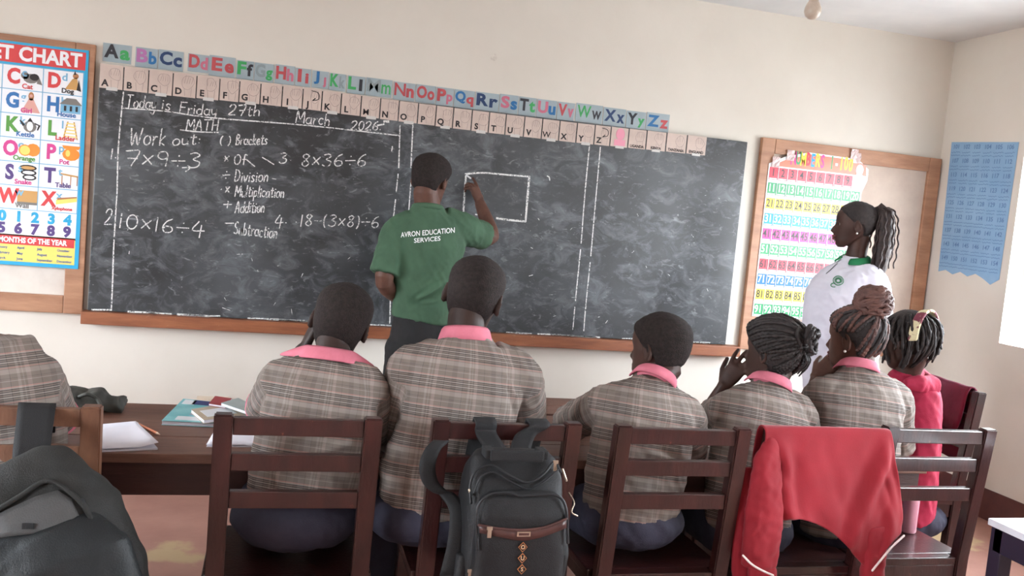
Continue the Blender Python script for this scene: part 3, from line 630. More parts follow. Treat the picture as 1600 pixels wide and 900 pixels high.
# ------------------------------------------------------------------ number chart
Yn = D-.034
nx0 = P(1199, 330, Yn).x; 
nzt = P(1210, 240, Yn).z; nzb = P(1180, 494, Yn).z
n0 = P(1204, 262, Yn); dx = (P(1326, 283, Yn).x-P(1210, 271, Yn).x)/8; 
z1r = P(1208, 271, Yn).z; z91 = P(1184, 484, Yn).z; dz = (z1r-z91)/9
NX = P(1209, 271, Yn).x
print('num', nx0, nzt, nzb, dx, dz)
NUMP = mat('laminated_white_poster', (240, 244, 246), .3, spec=.25, bump=.25, bscale=7, coat=.07)
numc = dict(red=(200, 58, 74), green=(52, 146, 92), yellow=(244, 214, 70), blue=(28, 104, 178), magenta=(206, 60, 140), white=(244, 244, 246), black=(40, 36, 42), orange=(232, 120, 96), sky=(40, 150, 214))
NK = list(numc); NI = {k: i for i, k in enumerate(NK)}; NM = [mat('laminated_%s_print' % k, v, .3, spec=.25, coat=.07, bump=.25, bscale=7) for k, v in numc.items()]
t = thing('number_chart', 'laminated one to hundred number chart on the right pinboard', 'poster', (NX+dx*4.5, Yn, nzb))
bm = newbm(); x0, x1 = NX-dx*.6, NX+dx*9.62
prism(bm, [(x0, nzb), (x1, nzb), (x1, z1r-dz*.6), (x1+.03, z1r+dz*.2), (x1+.03, z1r+dz*.95), (x1-.05, nzt+.025), (x0+.25, nzt+.03), (x0+.1, nzt-.01), (x0, z1r+dz*.62)], .0015, 'y', Yn)
adopt(t, obj('sheet', bm, NUMP))
hd = newbm()
prism(hd, [(x0+.02, z1r+dz*.5), (x1+.02, z1r+dz*.5), (x1+.01, nzt-.01), (x1-.06, nzt+.015), (x0+.26, nzt+.02), (x0+.1, nzt-.03)], .0004, 'y', Yn-.0006, NI['orange'])
cyc = ['magenta', 'green', 'yellow', 'red', 'sky', 'yellow', 'magenta']
for k, q in enumerate('NUMBERS 1-100'):
    if q != ' ': mtext(hd, q, .104, NX+.118+.0318*k, Yn-.0012, z1r+dz*.5+.052+.004*(k % 2), NI[(cyc+['black', 'green', 'white', 'yellow', 'yellow', 'yellow'])[k]],   .003, .5)
adopt(t, obj('heading', hd, NM))
tl = newbm(); dg_ = newbm()
rc = ['red', 'green', 'yellow', 'sky', 'magenta', 'green', 'red', 'blue', 'yellow', 'green']
for r_ in range(10):
    for c_ in range(10):
        if r_ == 0 and c_ == 9: continue
        x, z = NX+dx*c_, z1r-dz*r_
        box(tl, x-.029, x+.029, Yn-.0003, Yn-.0001, z-.036, z+.036, mi=NI['black']); box(tl, x-.030, x+.026, Yn-.0006, Yn-.0004, z-.034, z+.036, mi=NI[rc[r_]])
        box(tl, x-.026, x+.022, Yn-.0009, Yn-.0007, z-.033, z-.026, mi=NI['white'])
        mtext(dg_, str(10*r_+c_+1), .062, x-.003, Yn-.0012, z+.004, NI['white' if rc[r_] in ('green', 'blue', 'sky') else 'black'], .001, .78)
adopt(t, obj('number_squares', tl, NM)); adopt(t, obj('numerals', dg_, NM))
bm = newbm(); ball(bm, (x1-.03, Yn-.001, z1r+dz*.1), .035, .0008, .05); ball(bm, (x1-.03, Yn-.001, z1r+dz*.85), .026, .0008, .034)
for s in (-1, 1): box(bm, x1-.03+s*.018-.008, x1-.03+s*.018+.008, Yn-.0018, Yn-.001, z1r-dz*.5, z1r-.01)
adopt(t, obj('printed_figure', bm, NM[NI['white']]))
bm = newbm()
for q, (xx, zz) in enumerate([(x0+.55, nzt+.05), (x1-.06, nzt+.03), (x0+.04, z1r+dz*.75), (x0+.13, nzt)]):
    b2 = newbm(); vs = []
    for i in range(7): vs.append([b2.verts.new((xx-.024+.008*i, Yn-.004-.012*abs(noise.noise(V((i*.9, j*.9, q*3)))), zz-.03+.010*j)) for j in range(7)])
    for i in range(6):
        for j in range(6): b2.faces.new((vs[i][j], vs[i+1][j], vs[i+1][j+1], vs[i][j+1]))
    adopt(t, obj('crumpled_film', b2, mat('crumpled_clear_film', (206, 184, 182), .15, spec=.7)))
bm.free()

# ------------------------------------------------------------------ blue chart on the right wall
Xb = XR-.003
q = [PX(1487, 222, Xb), PX(1592, 222, Xb), PX(1561, 437, Xb), PX(1466, 424, Xb)]
print('blue', [tuple(round(v, 2) for v in p) for p in q])
ya, yb = (q[0].y+q[3].y)/2, (q[1].y+q[2].y)/2; zt, zb = max(q[0].z, q[1].z), min(q[2].z, q[3].z)
BLUEP = mat('pale_blue_paper', (142, 178, 208), .7, (130, 168, 202), 6)
BINK = mat('faded_blue_handwriting', (96, 128, 172), .8)
t = thing('handwritten_chart', 'pale blue handwritten number chart taped to the right wall', 'chart', (Xb, (ya+yb)/2, zb))
bm = newbm()
a, b_, c_, d_ = [V((Xb, p.y, p.z)) for p in q]
edge = [d_.lerp(c_, k/8) + V((0, 0, .015*(1 if k % 2 else -.4) - (.05 if k == 7 else 0))) for k in range(1, 8)]
ring = [a, b_, c_] + edge[::-1] + [d_]
v1 = [bm.verts.new(p) for p in ring]; v2 = [bm.verts.new(p+V((.0015, 0, 0))) for p in ring]
bm.faces.new(v1); bm.faces.new(v2[::-1])
for i in range(len(ring)): bm.faces.new((v1[i], v2[i], v2[(i+1) % len(ring)], v1[(i+1) % len(ring)]))
adopt(t, obj('sheet', bm, BLUEP))
bm = newbm(); rr = random.Random(5)
MW = lambda y, z: Matrix.Translation((Xb-.0006, y, z)) @ Matrix.Rotation(rad(-90), 4, 'Z') @ RXW
for i in range(9):
    for j in range(6):
        u, v = (j+.55)/6.2, (i+.35)/9.4
        p = a.lerp(b_, u).lerp(d_.lerp(c_, u), v)
        mtext(bm, str(101+i*6+j), .036, 0, 0, 0, 0, .0004, 1, 'CENTER', MW(p.y, p.z))
        for k in range(2):
            z0 = p.z-.032-.018*k; yw = .03+.01*rr.random()
            b2 = newbm(); pts = [V((0, p.y+yw-yw*2*s/7, z0+.004*(-1)**s*rr.random())) for s in range(8)]
            for s in range(7):
                A, B = pts[s], pts[s+1]
                b2.faces.new([b2.verts.new((Xb-.0006, A.y, A.z-.0016)), b2.verts.new((Xb-.0006, B.y, B.z-.0016)), b2.verts.new((Xb-.0006, B.y, B.z+.0016)), b2.verts.new((Xb-.0006, A.y, A.z+.0016))])
            join(bm, b2)
adopt(t, obj('handwriting', bm, BINK))

# ------------------------------------------------------------------ ceiling bulb, wall socket
p = P(1270, 16, 3.0)
t = thing('light_bulb', 'unlit round bulb hanging from the ceiling by a cord', 'bulb', (p.x, p.y, ZC))
BULB = mat('frosted_bulb_glass', (206, 196, 182), .3, (190, 176, 160), 20, spec=.6); HOLD = mat('brown_bulb_holder', (96, 72, 62), .5)
bm = newbm(); loft(bm, [(p+V((0, 0, z)), r, r) for z, r in [(-.034, .004), (-.031, .014), (-.022, .025), (-.006, .031), (.008, .030), (.022, .024), (.034, .017), (.04, .015)]], n=20); adopt(t, obj('glass', bm, BULB))
bm = newbm(); loft(bm, [(p+V((0, 0, z)), r, r) for z, r in [(.038, .018), (.05, .020), (.075, .019), (.09, .014), (.1, .006)]], n=16); adopt(t, obj('holder', bm, HOLD))
bm = newbm(); tube(bm, [p+V((0, 0, .095)), V((p.x, p.y, ZC-.02))], .0035); adopt(t, obj('cord', bm, HOLD))
bm = newbm(); loft(bm, [(V((p.x, p.y, ZC-.025)), .02, .02), (V((p.x, p.y, ZC-.001)), .035, .035)], n=16); adopt(t, obj('ceiling_rose', bm, HOLD))
a, b_ = P(308, 618, D), P(358, 633, D)
SOCK = mat('cream_socket_plastic', (214, 200, 180), .4)
t = thing('wall_socket', 'cream double socket plate low on the front wall behind the books', 'socket', ((a.x+b_.x)/2, D, b_.z))
bm = newbm(); box(bm, a.x, b_.x, D-.014, D-.001, b_.z, a.z, .003); adopt(t, obj('plate', bm, SOCK))
for k in (.3, .7):
    bm = newbm(); xx = a.x+(b_.x-a.x)*k; zz = (a.z+b_.z)/2; box(bm, xx-.012, xx+.012, D-.017, D-.0135, zz-.009, zz+.009, .002); adopt(t, obj('switch', bm, SIGNBLK if k > .5 else SOCK))
# ------------------------------------------------------------------ furniture
CH, LEAN = .883, .05
def postbm(x, w=.046, d=.040):
    bm = newbm(); h = w/2
    rings = [(0, .012), (.43, 0), (CH, -LEAN)]
    vs = []
    for z, y in rings: vs.append([bm.verts.new((x+sx*h, y+sy*d/2, z)) for sx, sy in ((-1, -1), (1, -1), (1, 1), (-1, 1))])
    for i in range(2):
        for j in range(4): bm.faces.new((vs[i][j], vs[i][(j+1) % 4], vs[i+1][(j+1) % 4], vs[i+1][j]))
    bm.faces.new(vs[0][::-1]); bm.faces.new(vs[2])
    bmesh.ops.recalc_face_normals(bm, faces=bm.faces)
    bmesh.ops.bevel(bm, geom=bm.edges[:], offset=.004, segments=2, affect='EDGES')
    return bm
def yl(z): return -LEAN*max(0, z-.43)/(CH-.43)
def make_chair(label, m=None, w=.42):
    m = m or CHAIRWOOD
    t = thing('school_chair', label, 'chair', (0, 0, 0), 0, 'wooden school chairs')
    xo = w/2-.023
    for s in (-1, 1): obj('rear_post', postbm(s*xo), m, t)
    for z in (.852, .757, .655):
        bm = newbm(); y = yl(z); box(bm, -xo+.0235, xo-.0235, y-.012, y+.012, z-.0225, z+.0225, .003); obj('back_rail', bm, m, t)
    bm = newbm(); box(bm, -w/2-.012, w/2+.012, .028, .40, .405, .43, .004); box(bm, -xo+.024, xo-.024, -.012, .03, .405, .43, .003); obj('seat', bm, m, t)
    for s in (-1, 1):
        bm = newbm(); box(bm, s*xo-.021, s*xo+.021, .345, .387, 0, .404, .003); obj('front_leg', bm, m, t)
        bm = newbm(); box(bm, s*xo-.012, s*xo+.012, .022, .344, .345, .404, .002); obj('side_apron', bm, m, t)
        bm = newbm(); box(bm, s*xo-.012, s*xo+.012, .026, .344, .13, .165, .002); obj('stretcher', bm, m, t)
    bm = newbm(); box(bm, -xo+.0235, xo-.0235, -.01, .012, .345, .404, .002); obj('rear_apron', bm, m, t)
    bm = newbm(); box(bm, -xo+.0215, xo-.0215, .356, .376, .345, .404, .002); obj('front_apron', bm, m, t)
    return t
c2 = make_chair('dark red wooden chair behind the boy resting his head on his hand')
def cpos(pl, pr):
    a, b = PZ(*pl, CH), PZ(*pr, CH); m = (a+b)/2; return V((m.x, m.y+LEAN+.0, 0))
c2.location = cpos((340, 643), (595, 655))
CHAIRS = {}
CHAIRS[2] = c2
def ch(k, loc, label, rz=0): CHAIRS[k] = dup(c2, loc, rz, label, 'wooden school chairs'); return CHAIRS[k]
l3 = cpos((677, 657), (905, 657)); ch(3, l3, 'dark red wooden chair with the black backpack hanging from its top rail')
l4 = cpos((968, 665), (1165, 667)); ch(4, l4, 'dark wooden chair between the black backpack and the red jacket')
l5 = cpos((1198, 668), (1385, 670)); ch(5, V((1.665, l4.y+.03, 0)), 'dark wooden chair with the red jacket draped over its back')
r6 = PZ(1553, 670, CH); ch(6, V((r6.x-.21, r6.y+LEAN, 0)), 'dark wooden chair right of the red jacket with glossy worn seat')
r7 = PZ(1535, 613, CH); ch(7, V((r7.x-.03, r7.y+.20, 0)), 'dark wooden chair turned sideways near the right wall with maroon cloth on top', rad(82))
r1 = PZ(160, 634, CH)
c1 = make_chair('lighter worn brown wooden chair at the left edge holding the grey backpack', CHAIRPALE)
c1.location = (r1.x-.21, r1.y+LEAN, 0)
print('chairs', {k: tuple(round(v, 2) for v in o.location) for k, o in CHAIRS.items()}, c1.location)

DZ = .69
def desk(label, x0, x1, y0, y1, split=None, top=DESKWOOD, ap=DESKDARK, legs=True, aph=.095, name='school_desk'):
    t = thing(name, label, 'desk', ((x0+x1)/2, (y0+y1)/2, 0), 0, 'wooden school desks')
    sp = split or (y0+y1)/2
    bm = newbm(); box(bm, x0, x1, y0, sp-.0025, DZ-.028, DZ, .003); adopt(t, obj('top_plank', bm, top))
    bm = newbm(); box(bm, x0, x1, sp+.0025, y1, DZ-.028, DZ, .003); adopt(t, obj('top_plank', bm, top))
    bm = newbm(); box(bm, x0+.02, x1-.02, y0+.012, y0+.034, DZ-.028-aph, DZ-.0285, .002); adopt(t, obj('front_apron', bm, ap))
    bm = newbm(); box(bm, x0+.02, x1-.02, y1-.034, y1-.012, DZ-.028-aph, DZ-.0285, .002); adopt(t, obj('rear_apron', bm, ap))
    for xx in (x0+.05, x1-.05):
        bm = newbm(); box(bm, xx-.012, xx+.012, y0+.0345, y1-.0345, DZ-.028-aph, DZ-.0285, .002); adopt(t, obj('side_apron', bm, ap))
        for yy in (y0+.27, y1-.06):
            bm = newbm(); box(bm, xx-.024+.037*(1 if xx < (x0+x1)/2 else -1), xx+.024+.037*(1 if xx < (x0+x1)/2 else -1), yy-.024, yy+.024, 0, DZ-.0285, .003); adopt(t, obj('leg', bm, ap))
    return t
n0, f0 = PZ(250, 709, DZ), PZ(250, 631, DZ); sp = PZ(280, 682, DZ)
e0 = PZ(138, 633, DZ)
DY0, DY1 = n0.y, f0.y
print('desk', DY0, DY1, sp.y, e0.x)
desk('brown wooden desk holding the books, notebooks and pencil', e0.x, .60, DY0, DY1, sp.y)
desk('brown wooden desk in front of the boy looking to the left', .605, 1.72, DY0, DY1, sp.y)
desk('brown wooden desk in front of the girls on the right', 1.725, 2.28, DY0, DY1, sp.y)
desk('brown wooden desk at the left edge under the crumpled dark bag', e0.x-1.15, e0.x-.012, DY0+.02, DY1+.02, sp.y)
q = P(880, 622, 3.6); ff = PZ(880, 622, DZ)
desk('brown front desk below the middle of the blackboard', .52, 1.75, DY1+.03, ff.y, None, DESKWOOD)
TW = mat('pale_tabletop', (214, 220, 226), .25, (200, 206, 214), 4, spec=.6)  # pale blue-white tone over the whole tabletop
TD = mat('dark_blue_table_frame', (40, 36, 52), .4)
w0 = PZ(1544, 809, DZ)
t = thing('side_table', 'pale-topped table with dark legs at the lower right corner', 'table', (w0.x+.31, w0.y-.21, 0))
Mt = Matrix.Translation((w0.x, w0.y-.42, 0))
bm = newbm(); box(bm, 0, .62, 0, .42, DZ-.02, DZ, .003, 0, Mt); adopt(t, obj('tabletop', bm, TW))
bm = newbm(); box(bm, .01, .61, .008, .03, DZ-.09, DZ-.0205, .002, 0, Mt); adopt(t, obj('front_apron', bm, TD))
bm = newbm(); box(bm, .008, .03, .035, .40, DZ-.09, DZ-.0205, .002, 0, Mt); adopt(t, obj('side_apron', bm, TD))
for xx, yy in ((.03, .03), (.59, .03), (.03, .39), (.59, .39)):
    bm = newbm(); box(bm, xx-.022, xx+.022, yy-.022, yy+.022, 0, DZ-.0205, .003, 0, Mt); adopt(t, obj('leg', bm, TD))

# ------------------------------------------------------------------ papers on the desk
def slab(pts, z0, z1, bulge=0):
    bm = newbm(); a = [bm.verts.new((p.x, p.y, z0)) for p in pts]; b = [bm.verts.new((p.x, p.y, z1)) for p in pts]
    bm.faces.new(a[::-1]); bm.faces.new(b)
    n = len(pts)
    for i in range(n): bm.faces.new((a[i], a[(i+1) % n], b[(i+1) % n], b[i]))
    return bm
def center(pts): return sum(pts, V())/len(pts)
def shrink(pts, k): c = center(pts); return [c+(p-c)*k for p in pts]
Z = DZ+.0006
def bk(name, label, cat, pix, z0, th, cover, extra=None, group=None):
    pts = [PZ(x, y, z0) for x, y in pix]; c = center(pts); t = thing(name, label, cat, (c.x, c.y, z0), 0, group)
    adopt(t, obj('pages', slab(shrink(pts, .98), z0+.0012, z0+th-.0012), PAPER)); adopt(t, obj('back_cover', slab(pts, z0, z0+.001), cover)); adopt(t, obj('front_cover', slab(pts, z0+th-.001, z0+th), cover))
    return t, pts, z0+th
TEAL = mat('teal_book_cover', (98, 176, 184), .35, (150, 206, 208), 9); NAVYB = mat('navy_book_print', (58, 62, 110), .4); WHB = mat('white_book_print', (222, 226, 230), .4); TANB = mat('tan_book_cover', (172, 152, 128), .5, (190, 178, 160), 12); REDB = mat('dull_red_book_cover', (150, 62, 64), .5); GREYB = mat('grey_green_book_cover', (164, 176, 172), .45, (150, 160, 158), 10); BLUEG = mat('grey_blue_book_print', (150, 160, 178), .5)
t, pts, zt = bk('workbook', 'teal covered workbook lying open side up at the left of the book pile', 'book', [(252, 664), (286, 629), (362, 637), (342, 668)], Z, .014, TEAL)
def on(pts, u0, u1, v0, v1, z, th=.0006):
    f = lambda u, v: pts[0].lerp(pts[3], u).lerp(pts[1].lerp(pts[2], u), v)
    return slab([f(u0, v0), f(u0, v1), f(u1, v1), f(u1, v0)], z, z+th)
adopt(t, obj('title_band', on(pts, .25, .98, .78, .98, zt), NAVYB)); adopt(t, obj('white_panel', on(pts, .2, .95, .06, .22, zt), WHB)); adopt(t, obj('printed_picture', on(pts, .38, .8, .28, .55, zt), BLUEG)); adopt(t, obj('corner_label', on(pts, .06, .3, .76, .96, zt), WHB))
t, p2_, z2 = bk('textbook', 'tan textbook lying aslant on the teal workbook', 'book', [(318, 662), (298, 645), (365, 634), (400, 652)], zt+.001, .012, TANB)
adopt(t, obj('page_spread', on(p2_, .12, .7, .2, .75, z2), WHB))
bk('exercise_book', 'dull red exercise book at the far side of the book pile', 'book', [(326, 634), (336, 622), (362, 626), (352, 638)], z2+.001, .008, REDB)
bk('exercise_book', 'grey-green exercise book at the right of the book pile by the boy’s sleeve', 'book', [(345, 634), (372, 626), (412, 646), (392, 650)], z2+.010, .010, GREYB)
def pad(label, pix, th, fold=None):
    pts = [PZ(x, y, Z) for x, y in pix]; c = center(pts); t = thing('notebook', label, 'notebook', (c.x, c.y, Z), 0, 'white notebooks on the desk')
    bm = newbm(); n = 10; rows = []
    for i in range(n+1):
        u = i/n; lift = .012*max(0, u-.7)/.3*(1 if fold is None else 0)
        if fold: lift = .010*math.exp(-((u-fold)/.12)**2)*0 - .004*math.exp(-((u-fold)/.03)**2)
        rows.append([pts[0].lerp(pts[3], u).lerp(pts[1].lerp(pts[2], u), v/4) + V((0, 0, th+lift*(1-v/4) if fold is None else th+lift)) for v in range(5)])
    grid_surface(bm, rows); o = obj('top_page', bm, PAPER); solid(o, .0008); adopt(t, o)
    adopt(t, obj('page_block', slab(shrink(pts, .99), Z, Z+th-.005), PAPER)); return t
pad('white notepad with a curled corner beside the pencil', [(150, 707), (158, 668), (212, 663), (247, 703)], .010)
pad('open white notebook beside the boy leaning on his hand', [(322, 699), (338, 671), (411, 672), (408, 699)], .008, .8)
a, b = PZ(213, 664, DZ), PZ(250, 682, DZ); t = thing('pencil', 'orange pencil lying beside the white notepad', 'pencil', ((a+b)/2)+V((0, 0, .001)))
up = V((0, 0, .0055)); d = (b-a).normalized()
bm = newbm(); tube(bm, [a+up+d*.012, b+up-d*.02], .0042, 6); adopt(t, obj('barrel', bm, mat('orange_pencil_paint', (222, 140, 104), .4)))
bm = newbm(); loft(bm, [(b+up-d*.021, .0042, .0042), (b+up, .0008, .0008)], n=8); adopt(t, obj('tip', bm, mat('pale_pencil_wood', (226, 196, 170), .6)))
bm = newbm(); tube(bm, [a+up, a+up+d*.012], .0044, 8); adopt(t, obj('eraser', bm, WHITE))
# crumpled dark bag on the left desk
DKBAG = mat('charcoal_bag_cloth', (52, 52, 50), .7, (72, 72, 66), 8, bump=.2, bscale=120)
p = [PZ(x, y, DZ) for x, y in ((118, 640), (140, 638), (170, 648))]
t = thing('cloth_bag', 'crumpled charcoal bag lying on the far end of the left desk', 'bag', p[1])
bm = newbm()
yb = DY1-.12
def lump(x, y, rx, ry, rz): c = P(x, y, yb); ball(bm, c, rx, ry, rz)
lump(112, 628, .06, .09, .05); lump(130, 632, .05, .08, .045); lump(150, 624, .04, .06, .035); lump(168, 630, .05, .05, .025); lump(100, 640, .08, .08, .05)
a1 = P(142, 620, yb); a2 = P(185, 628, yb); a3 = P(178, 643, yb-.03)
loft(bm, [(a1, .02, .05), (P(160, 626, yb), .018, .05), (a2, .025, .05), (a3, .03, .03)], V((0, 0, 1)))
def crump(co, n): return .012*noise.noise(co*16) + .006*noise.noise(co*40)
adopt(t, fuse('bag_body', bm, DKBAG, .008, 3, None, crump))
bm = newbm(); tube(bm, spline([P(120, 622, yb-.05), P(135, 616, yb-.07), P(150, 622, yb-.06), P(158, 634, yb-.08)], 5), .006, 6); adopt(t, obj('strap', bm, DKBAG))

# ------------------------------------------------------------------ black backpack on the third chair
BAG = mat('black_backpack_nylon', (15, 15, 17), .6, (21, 21, 24), 10, bump=.35, bscale=420, spec=.4); STRAPM = mat('dark_webbing', (27, 27, 29), .75, bump=.4, bscale=500)
BROWNL = mat('brown_leather_trim', (84, 56, 52), .4, (70, 46, 44), 20); METAL = mat('brushed_zip_metal', (198, 184, 166), .3, metal=.8); ORNG = mat('orange_embroidery', (176, 112, 66), .7); PIPE = mat('grey_black_piping', (30, 31, 34), .5)
def panel(bm, pts2, y, th):                                        # closed outline in x,z, thickened towards the camera
    prism(bm, pts2, -th, 'y', y)
def sweep(pts, r, m, name, par, n=6, flat=None):
    bm = newbm()
    if flat: loft(bm, [(p, flat, r) for p in spline(pts, 6)], V((1, 0, 0)), 10, True, 0, 4)
    else: tube(bm, spline(pts, 6), r, n)
    return adopt(par, obj(name, bm, m))
YF, YBk = 2.06, 2.265
q = lambda x, y, Y=YF: P(x, y, Y)
bx = (q(735, 800).x+q(890, 800).x)/2; bw = (q(890, 800).x-q(735, 800).x)/2
ztop = q(812, 690, YF+.05).z-.055
zbot = ztop-.43
t = thing('backpack', 'black backpack with brown trim hanging on the chair of the middle pupil', 'backpack', (bx, YBk, zbot))
bm = newbm(); ym = (YF+YBk)/2; dh = (YBk-YF)/2
rings = [(V((bx, ym, zbot)), bw*.9, dh*.8), (V((bx, ym, zbot+.02)), bw*1.0, dh*.98), (V((bx, ym, zbot+.2)), bw*1.02, dh), (V((bx, ym, ztop-.12)), bw, dh*.97), (V((bx, ym+.012, ztop-.06)), bw*.97, dh*.85), (V((bx, ym+.03, ztop-.02)), bw*.9, dh*.62), (V((bx, ym+.045, ztop)), bw*.76, dh*.40)]
loft(bm, rings, V((1, 0, 0)), 40, True, 0, 4.5)
adopt(t, fuse('main_body', bm, BAG, .006, 4, None, lambda c, n: .004*noise.noise(c*14)))
# front pocket
zp = q(815, 772).z
bm = newbm(); loft(bm, [(V((bx+.004, YF+.01, zbot+.01)), bw*.86, .03), (V((bx+.004, YF+.005, zbot+.12)), bw*.92, .038), (V((bx+.004, YF+.005, zp-.05)), bw*.90, .036), (V((bx+.004, YF+.012, zp-.012)), bw*.82, .03), (V((bx+.004, YF+.02, zp)), bw*.66, .018)], V((1, 0, 0)), 40, True, 0, 4)
fp = adopt(t, fuse('front_pocket', bm, BAG, .005, 4, None, lambda c, n: .003*noise.noise(c*18)))
yp = YF-.034
def surf(o, x, z):
    # nearest front surface of a part seen from the camera side
    best = None
    for v in o.data.vertices:
        d = (v.co.x-x)**2+(v.co.z-z)**2
        if d < .0004 and (best is None or v.co.y < best): best = v.co.y
    return best if best is not None else YF
def sp_(o, x, y, Y=YF, off=.002): p = q(x, y, Y); return V((p.x, surf(o, p.x, p.z)-off, p.z))
mb = [c for c in t.children if c.name.startswith('main_body')][0]
sweep([sp_(mb, x, y) for x, y in ((738, 790), (740, 762), (752, 742), (775, 735), (800, 748), (828, 758), (855, 746), (876, 732), (884, 745))], .0035, PIPE, 'zip_line', t)
sweep([sp_(mb, x, y) for x, y in ((744, 775), (756, 752), (776, 744), (800, 756), (828, 767), (856, 756), (880, 742))], .0025, PIPE, 'zip_line', t)
sweep([sp_(fp, x, y, yp, .0) for x, y in ((747, 860), (746, 815), (752, 790), (772, 775), (800, 774), (816, 778), (850, 776), (874, 778), (886, 796), (889, 850))], .004, PIPE, 'pocket_piping', t)
sweep([sp_(fp, x, y, yp) for x, y in ((749, 822), (780, 826), (816, 828), (850, 824), (886, 812))], .0035, BROWNL, 'leather_trim', t, flat=None)
bm = newbm(); up_, lo_ = [(749, 820), (782, 825), (816, 827), (850, 823), (886, 812)], [(750, 834), (780, 839), (800, 842), (838, 842), (852, 837), (886, 826)]
ou = [sp_(fp, x, y, yp, .0025) for x, y in up_]; ol = [sp_(fp, x, y, yp, .0025) for x, y in [(750, 834), (782, 839), (816, 845), (850, 838), (886, 826)]]
grid_surface(bm, [spline(ou, 4), spline(ol, 4)]); o = obj('leather_band', bm, BROWNL); solid(o, .002); adopt(t, o)
c = sp_(fp, 818, 834, yp, .004); bm = newbm(); box(bm, c.x-.017, c.x+.017, c.y-.002, c.y+.001, c.z-.006, c.z+.006, .001); bd_ = adopt(t, obj('name_plate', bm, METAL)); bm = newbm(); box(bm, c.x-.013, c.x+.013, c.y-.0026, c.y-.0018, c.z-.003, c.z+.003); obj('plate_inset', bm, BROWNL, bd_)
for k, (yy, ch_) in enumerate(((855, 'O'), (872, 'U'), (889, 'S'))):
    c = sp_(fp, 817 - k, yy, yp, .002); bm = newbm(); s = .013
    prism(bm, [(c.x, c.z+s), (c.x+s*.9, c.z), (c.x, c.z-s), (c.x-s*.9, c.z)], -.0012, 'y', c.y); dmd = adopt(t, obj('embroidered_diamond', bm, ORNG))
    bm = newbm(); s = .0105; prism(bm, [(c.x, c.z+s), (c.x+s*.9, c.z), (c.x, c.z-s), (c.x-s*.9, c.z)], -.0006, 'y', c.y-.0012); obj('diamond_field', bm, BAG, dmd)
    me = text('embroidered_letter', ch_, .014, Matrix(), None, None, .0004, .0004); me.transform(Matrix.Translation((c.x, c.y-.0024, c.z)) @ RXW); put('embroidered_letter', me, mat('tan_thread', (206, 168, 130), .7), dmd)
for x, y, o_, Y_ in ((765, 826, fp, yp), (878, 732, mb, YF), (703, 893, mb, YF+.05)):
    c = sp_(o_, x, y, Y_, .006) if x != 703 else q(735, 893, YF); bm = newbm(); box(bm, c.x-.005, c.x+.005, c.y-.002, c.y+.001, c.z-.022, c.z, .0012); box(bm, c.x-.007, c.x+.007, c.y-.0015, c.y+.003, c.z-.003, c.z+.005, .001); adopt(t, obj('zip_pull', bm, METAL))
c = sp_(mb, 888, 742, YF, .004); bm = newbm(); tube(bm, [c, c+V((.012, -.004, -.028))], .003, 6); adopt(t, obj('zip_pull', bm, METAL))
# handle
hl, hr = q(770, 716, YF), q(855, 716, YF); hy = surf(mb, bx, hl.z)
hc = (hl+hr)/2
bm = newbm(); box(bm, hl.x, hr.x, YF+.02, YF+.032, hl.z-.014, hl.z+.014, .005); adopt(t, obj('carry_handle', bm, STRAPM))
for s, xx in ((-1, hl.x), (1, hr.x)):
    bm = newbm(); box(bm, xx-.012, xx+.012, YF+.026, YF+.075, hl.z-.010, hl.z+.012, .004); adopt(t, obj('handle_anchor', bm, STRAPM))
# shoulder straps over the chair rail
cy = CHAIRS[3].location.y+yl(.86)
for (x0, x1, y1, xb) in ((738, 778, 654, 800), (818, 862, 655, 812)):
    a_ = P((x0+x1)/2, y1, cy); zt_ = .8765
    pts = [V((q(xb, 705, YF+.1).x, YF+.12, ztop-.03)), V(((a_.x*2+q(xb, 690).x)/3, cy-.03, zt_-.03)), V((a_.x, cy-.02, zt_-.004)), V((a_.x, cy, zt_+.006)), V((a_.x, cy+.022, zt_-.004)), V((a_.x-.01, cy+.03, zt_-.10)), V((a_.x-.01, cy+.045, zt_-.2))]
    bm = newbm(); rows = []
    for p_ in spline(pts, 5): rows.append([p_+V((k, 0, 0)) for k in (-.029, -.015, 0, .015, .029)])
    grid_surface(bm, rows); o = obj('shoulder_strap', bm, STRAPM); solid(o, .007); adopt(t, o)
# side pieces
bm = newbm(); pts = [q(690, 690, 2.25), q(676, 705, 2.22), q(668, 728, 2.2), q(672, 752, 2.2), q(684, 766, 2.2), q(700, 775, 2.2), q(715, 800, 2.15), q(712, 850, 2.12), q(700, 900, 2.1)]
rows = []
for p_ in spline(pts, 5): rows.append([p_+V((k, abs(k)*.3, 0)) for k in (-.02, -.008, .008, .02)])
grid_surface(bm, rows); o = obj('waist_strap', bm, STRAPM); solid(o, .008); adopt(t, o)
bm = newbm(); loft(bm, [(V((bx-bw*.95, ym, zbot+.01)), .025, dh*.7), (V((bx-bw*1.0, ym, zbot+.1)), .032, dh*.8), (V((bx-bw*.98, ym, zbot+.2)), .02, dh*.7)], V((1, 0, 0)), 24, True, 0, 3); adopt(t, fuse('side_pocket', bm, BAG, .006, 4))
bm = newbm(); loft(bm, [(V((bx+bw*.95, ym, zbot+.05)), .02, dh*.7), (V((bx+bw*1.02, ym, zbot+.2)), .026, dh*.8), (V((bx+bw*.98, ym, zbot+.30)), .012, dh*.6)], V((1, 0, 0)), 24, True, 0, 3); adopt(t, fuse('side_pocket', bm, BAG, .006, 4))
sweep([q(889, 770, 2.15), q(897, 785, 2.12), q(893, 800, 2.1), q(902, 806, 2.1)], .0022, METAL, 'strap_clip', t)
sweep([q(735, 772, 2.1), q(733, 765, 2.09), q(736, 777, 2.09)], .003, METAL, 'zip_pull', t)

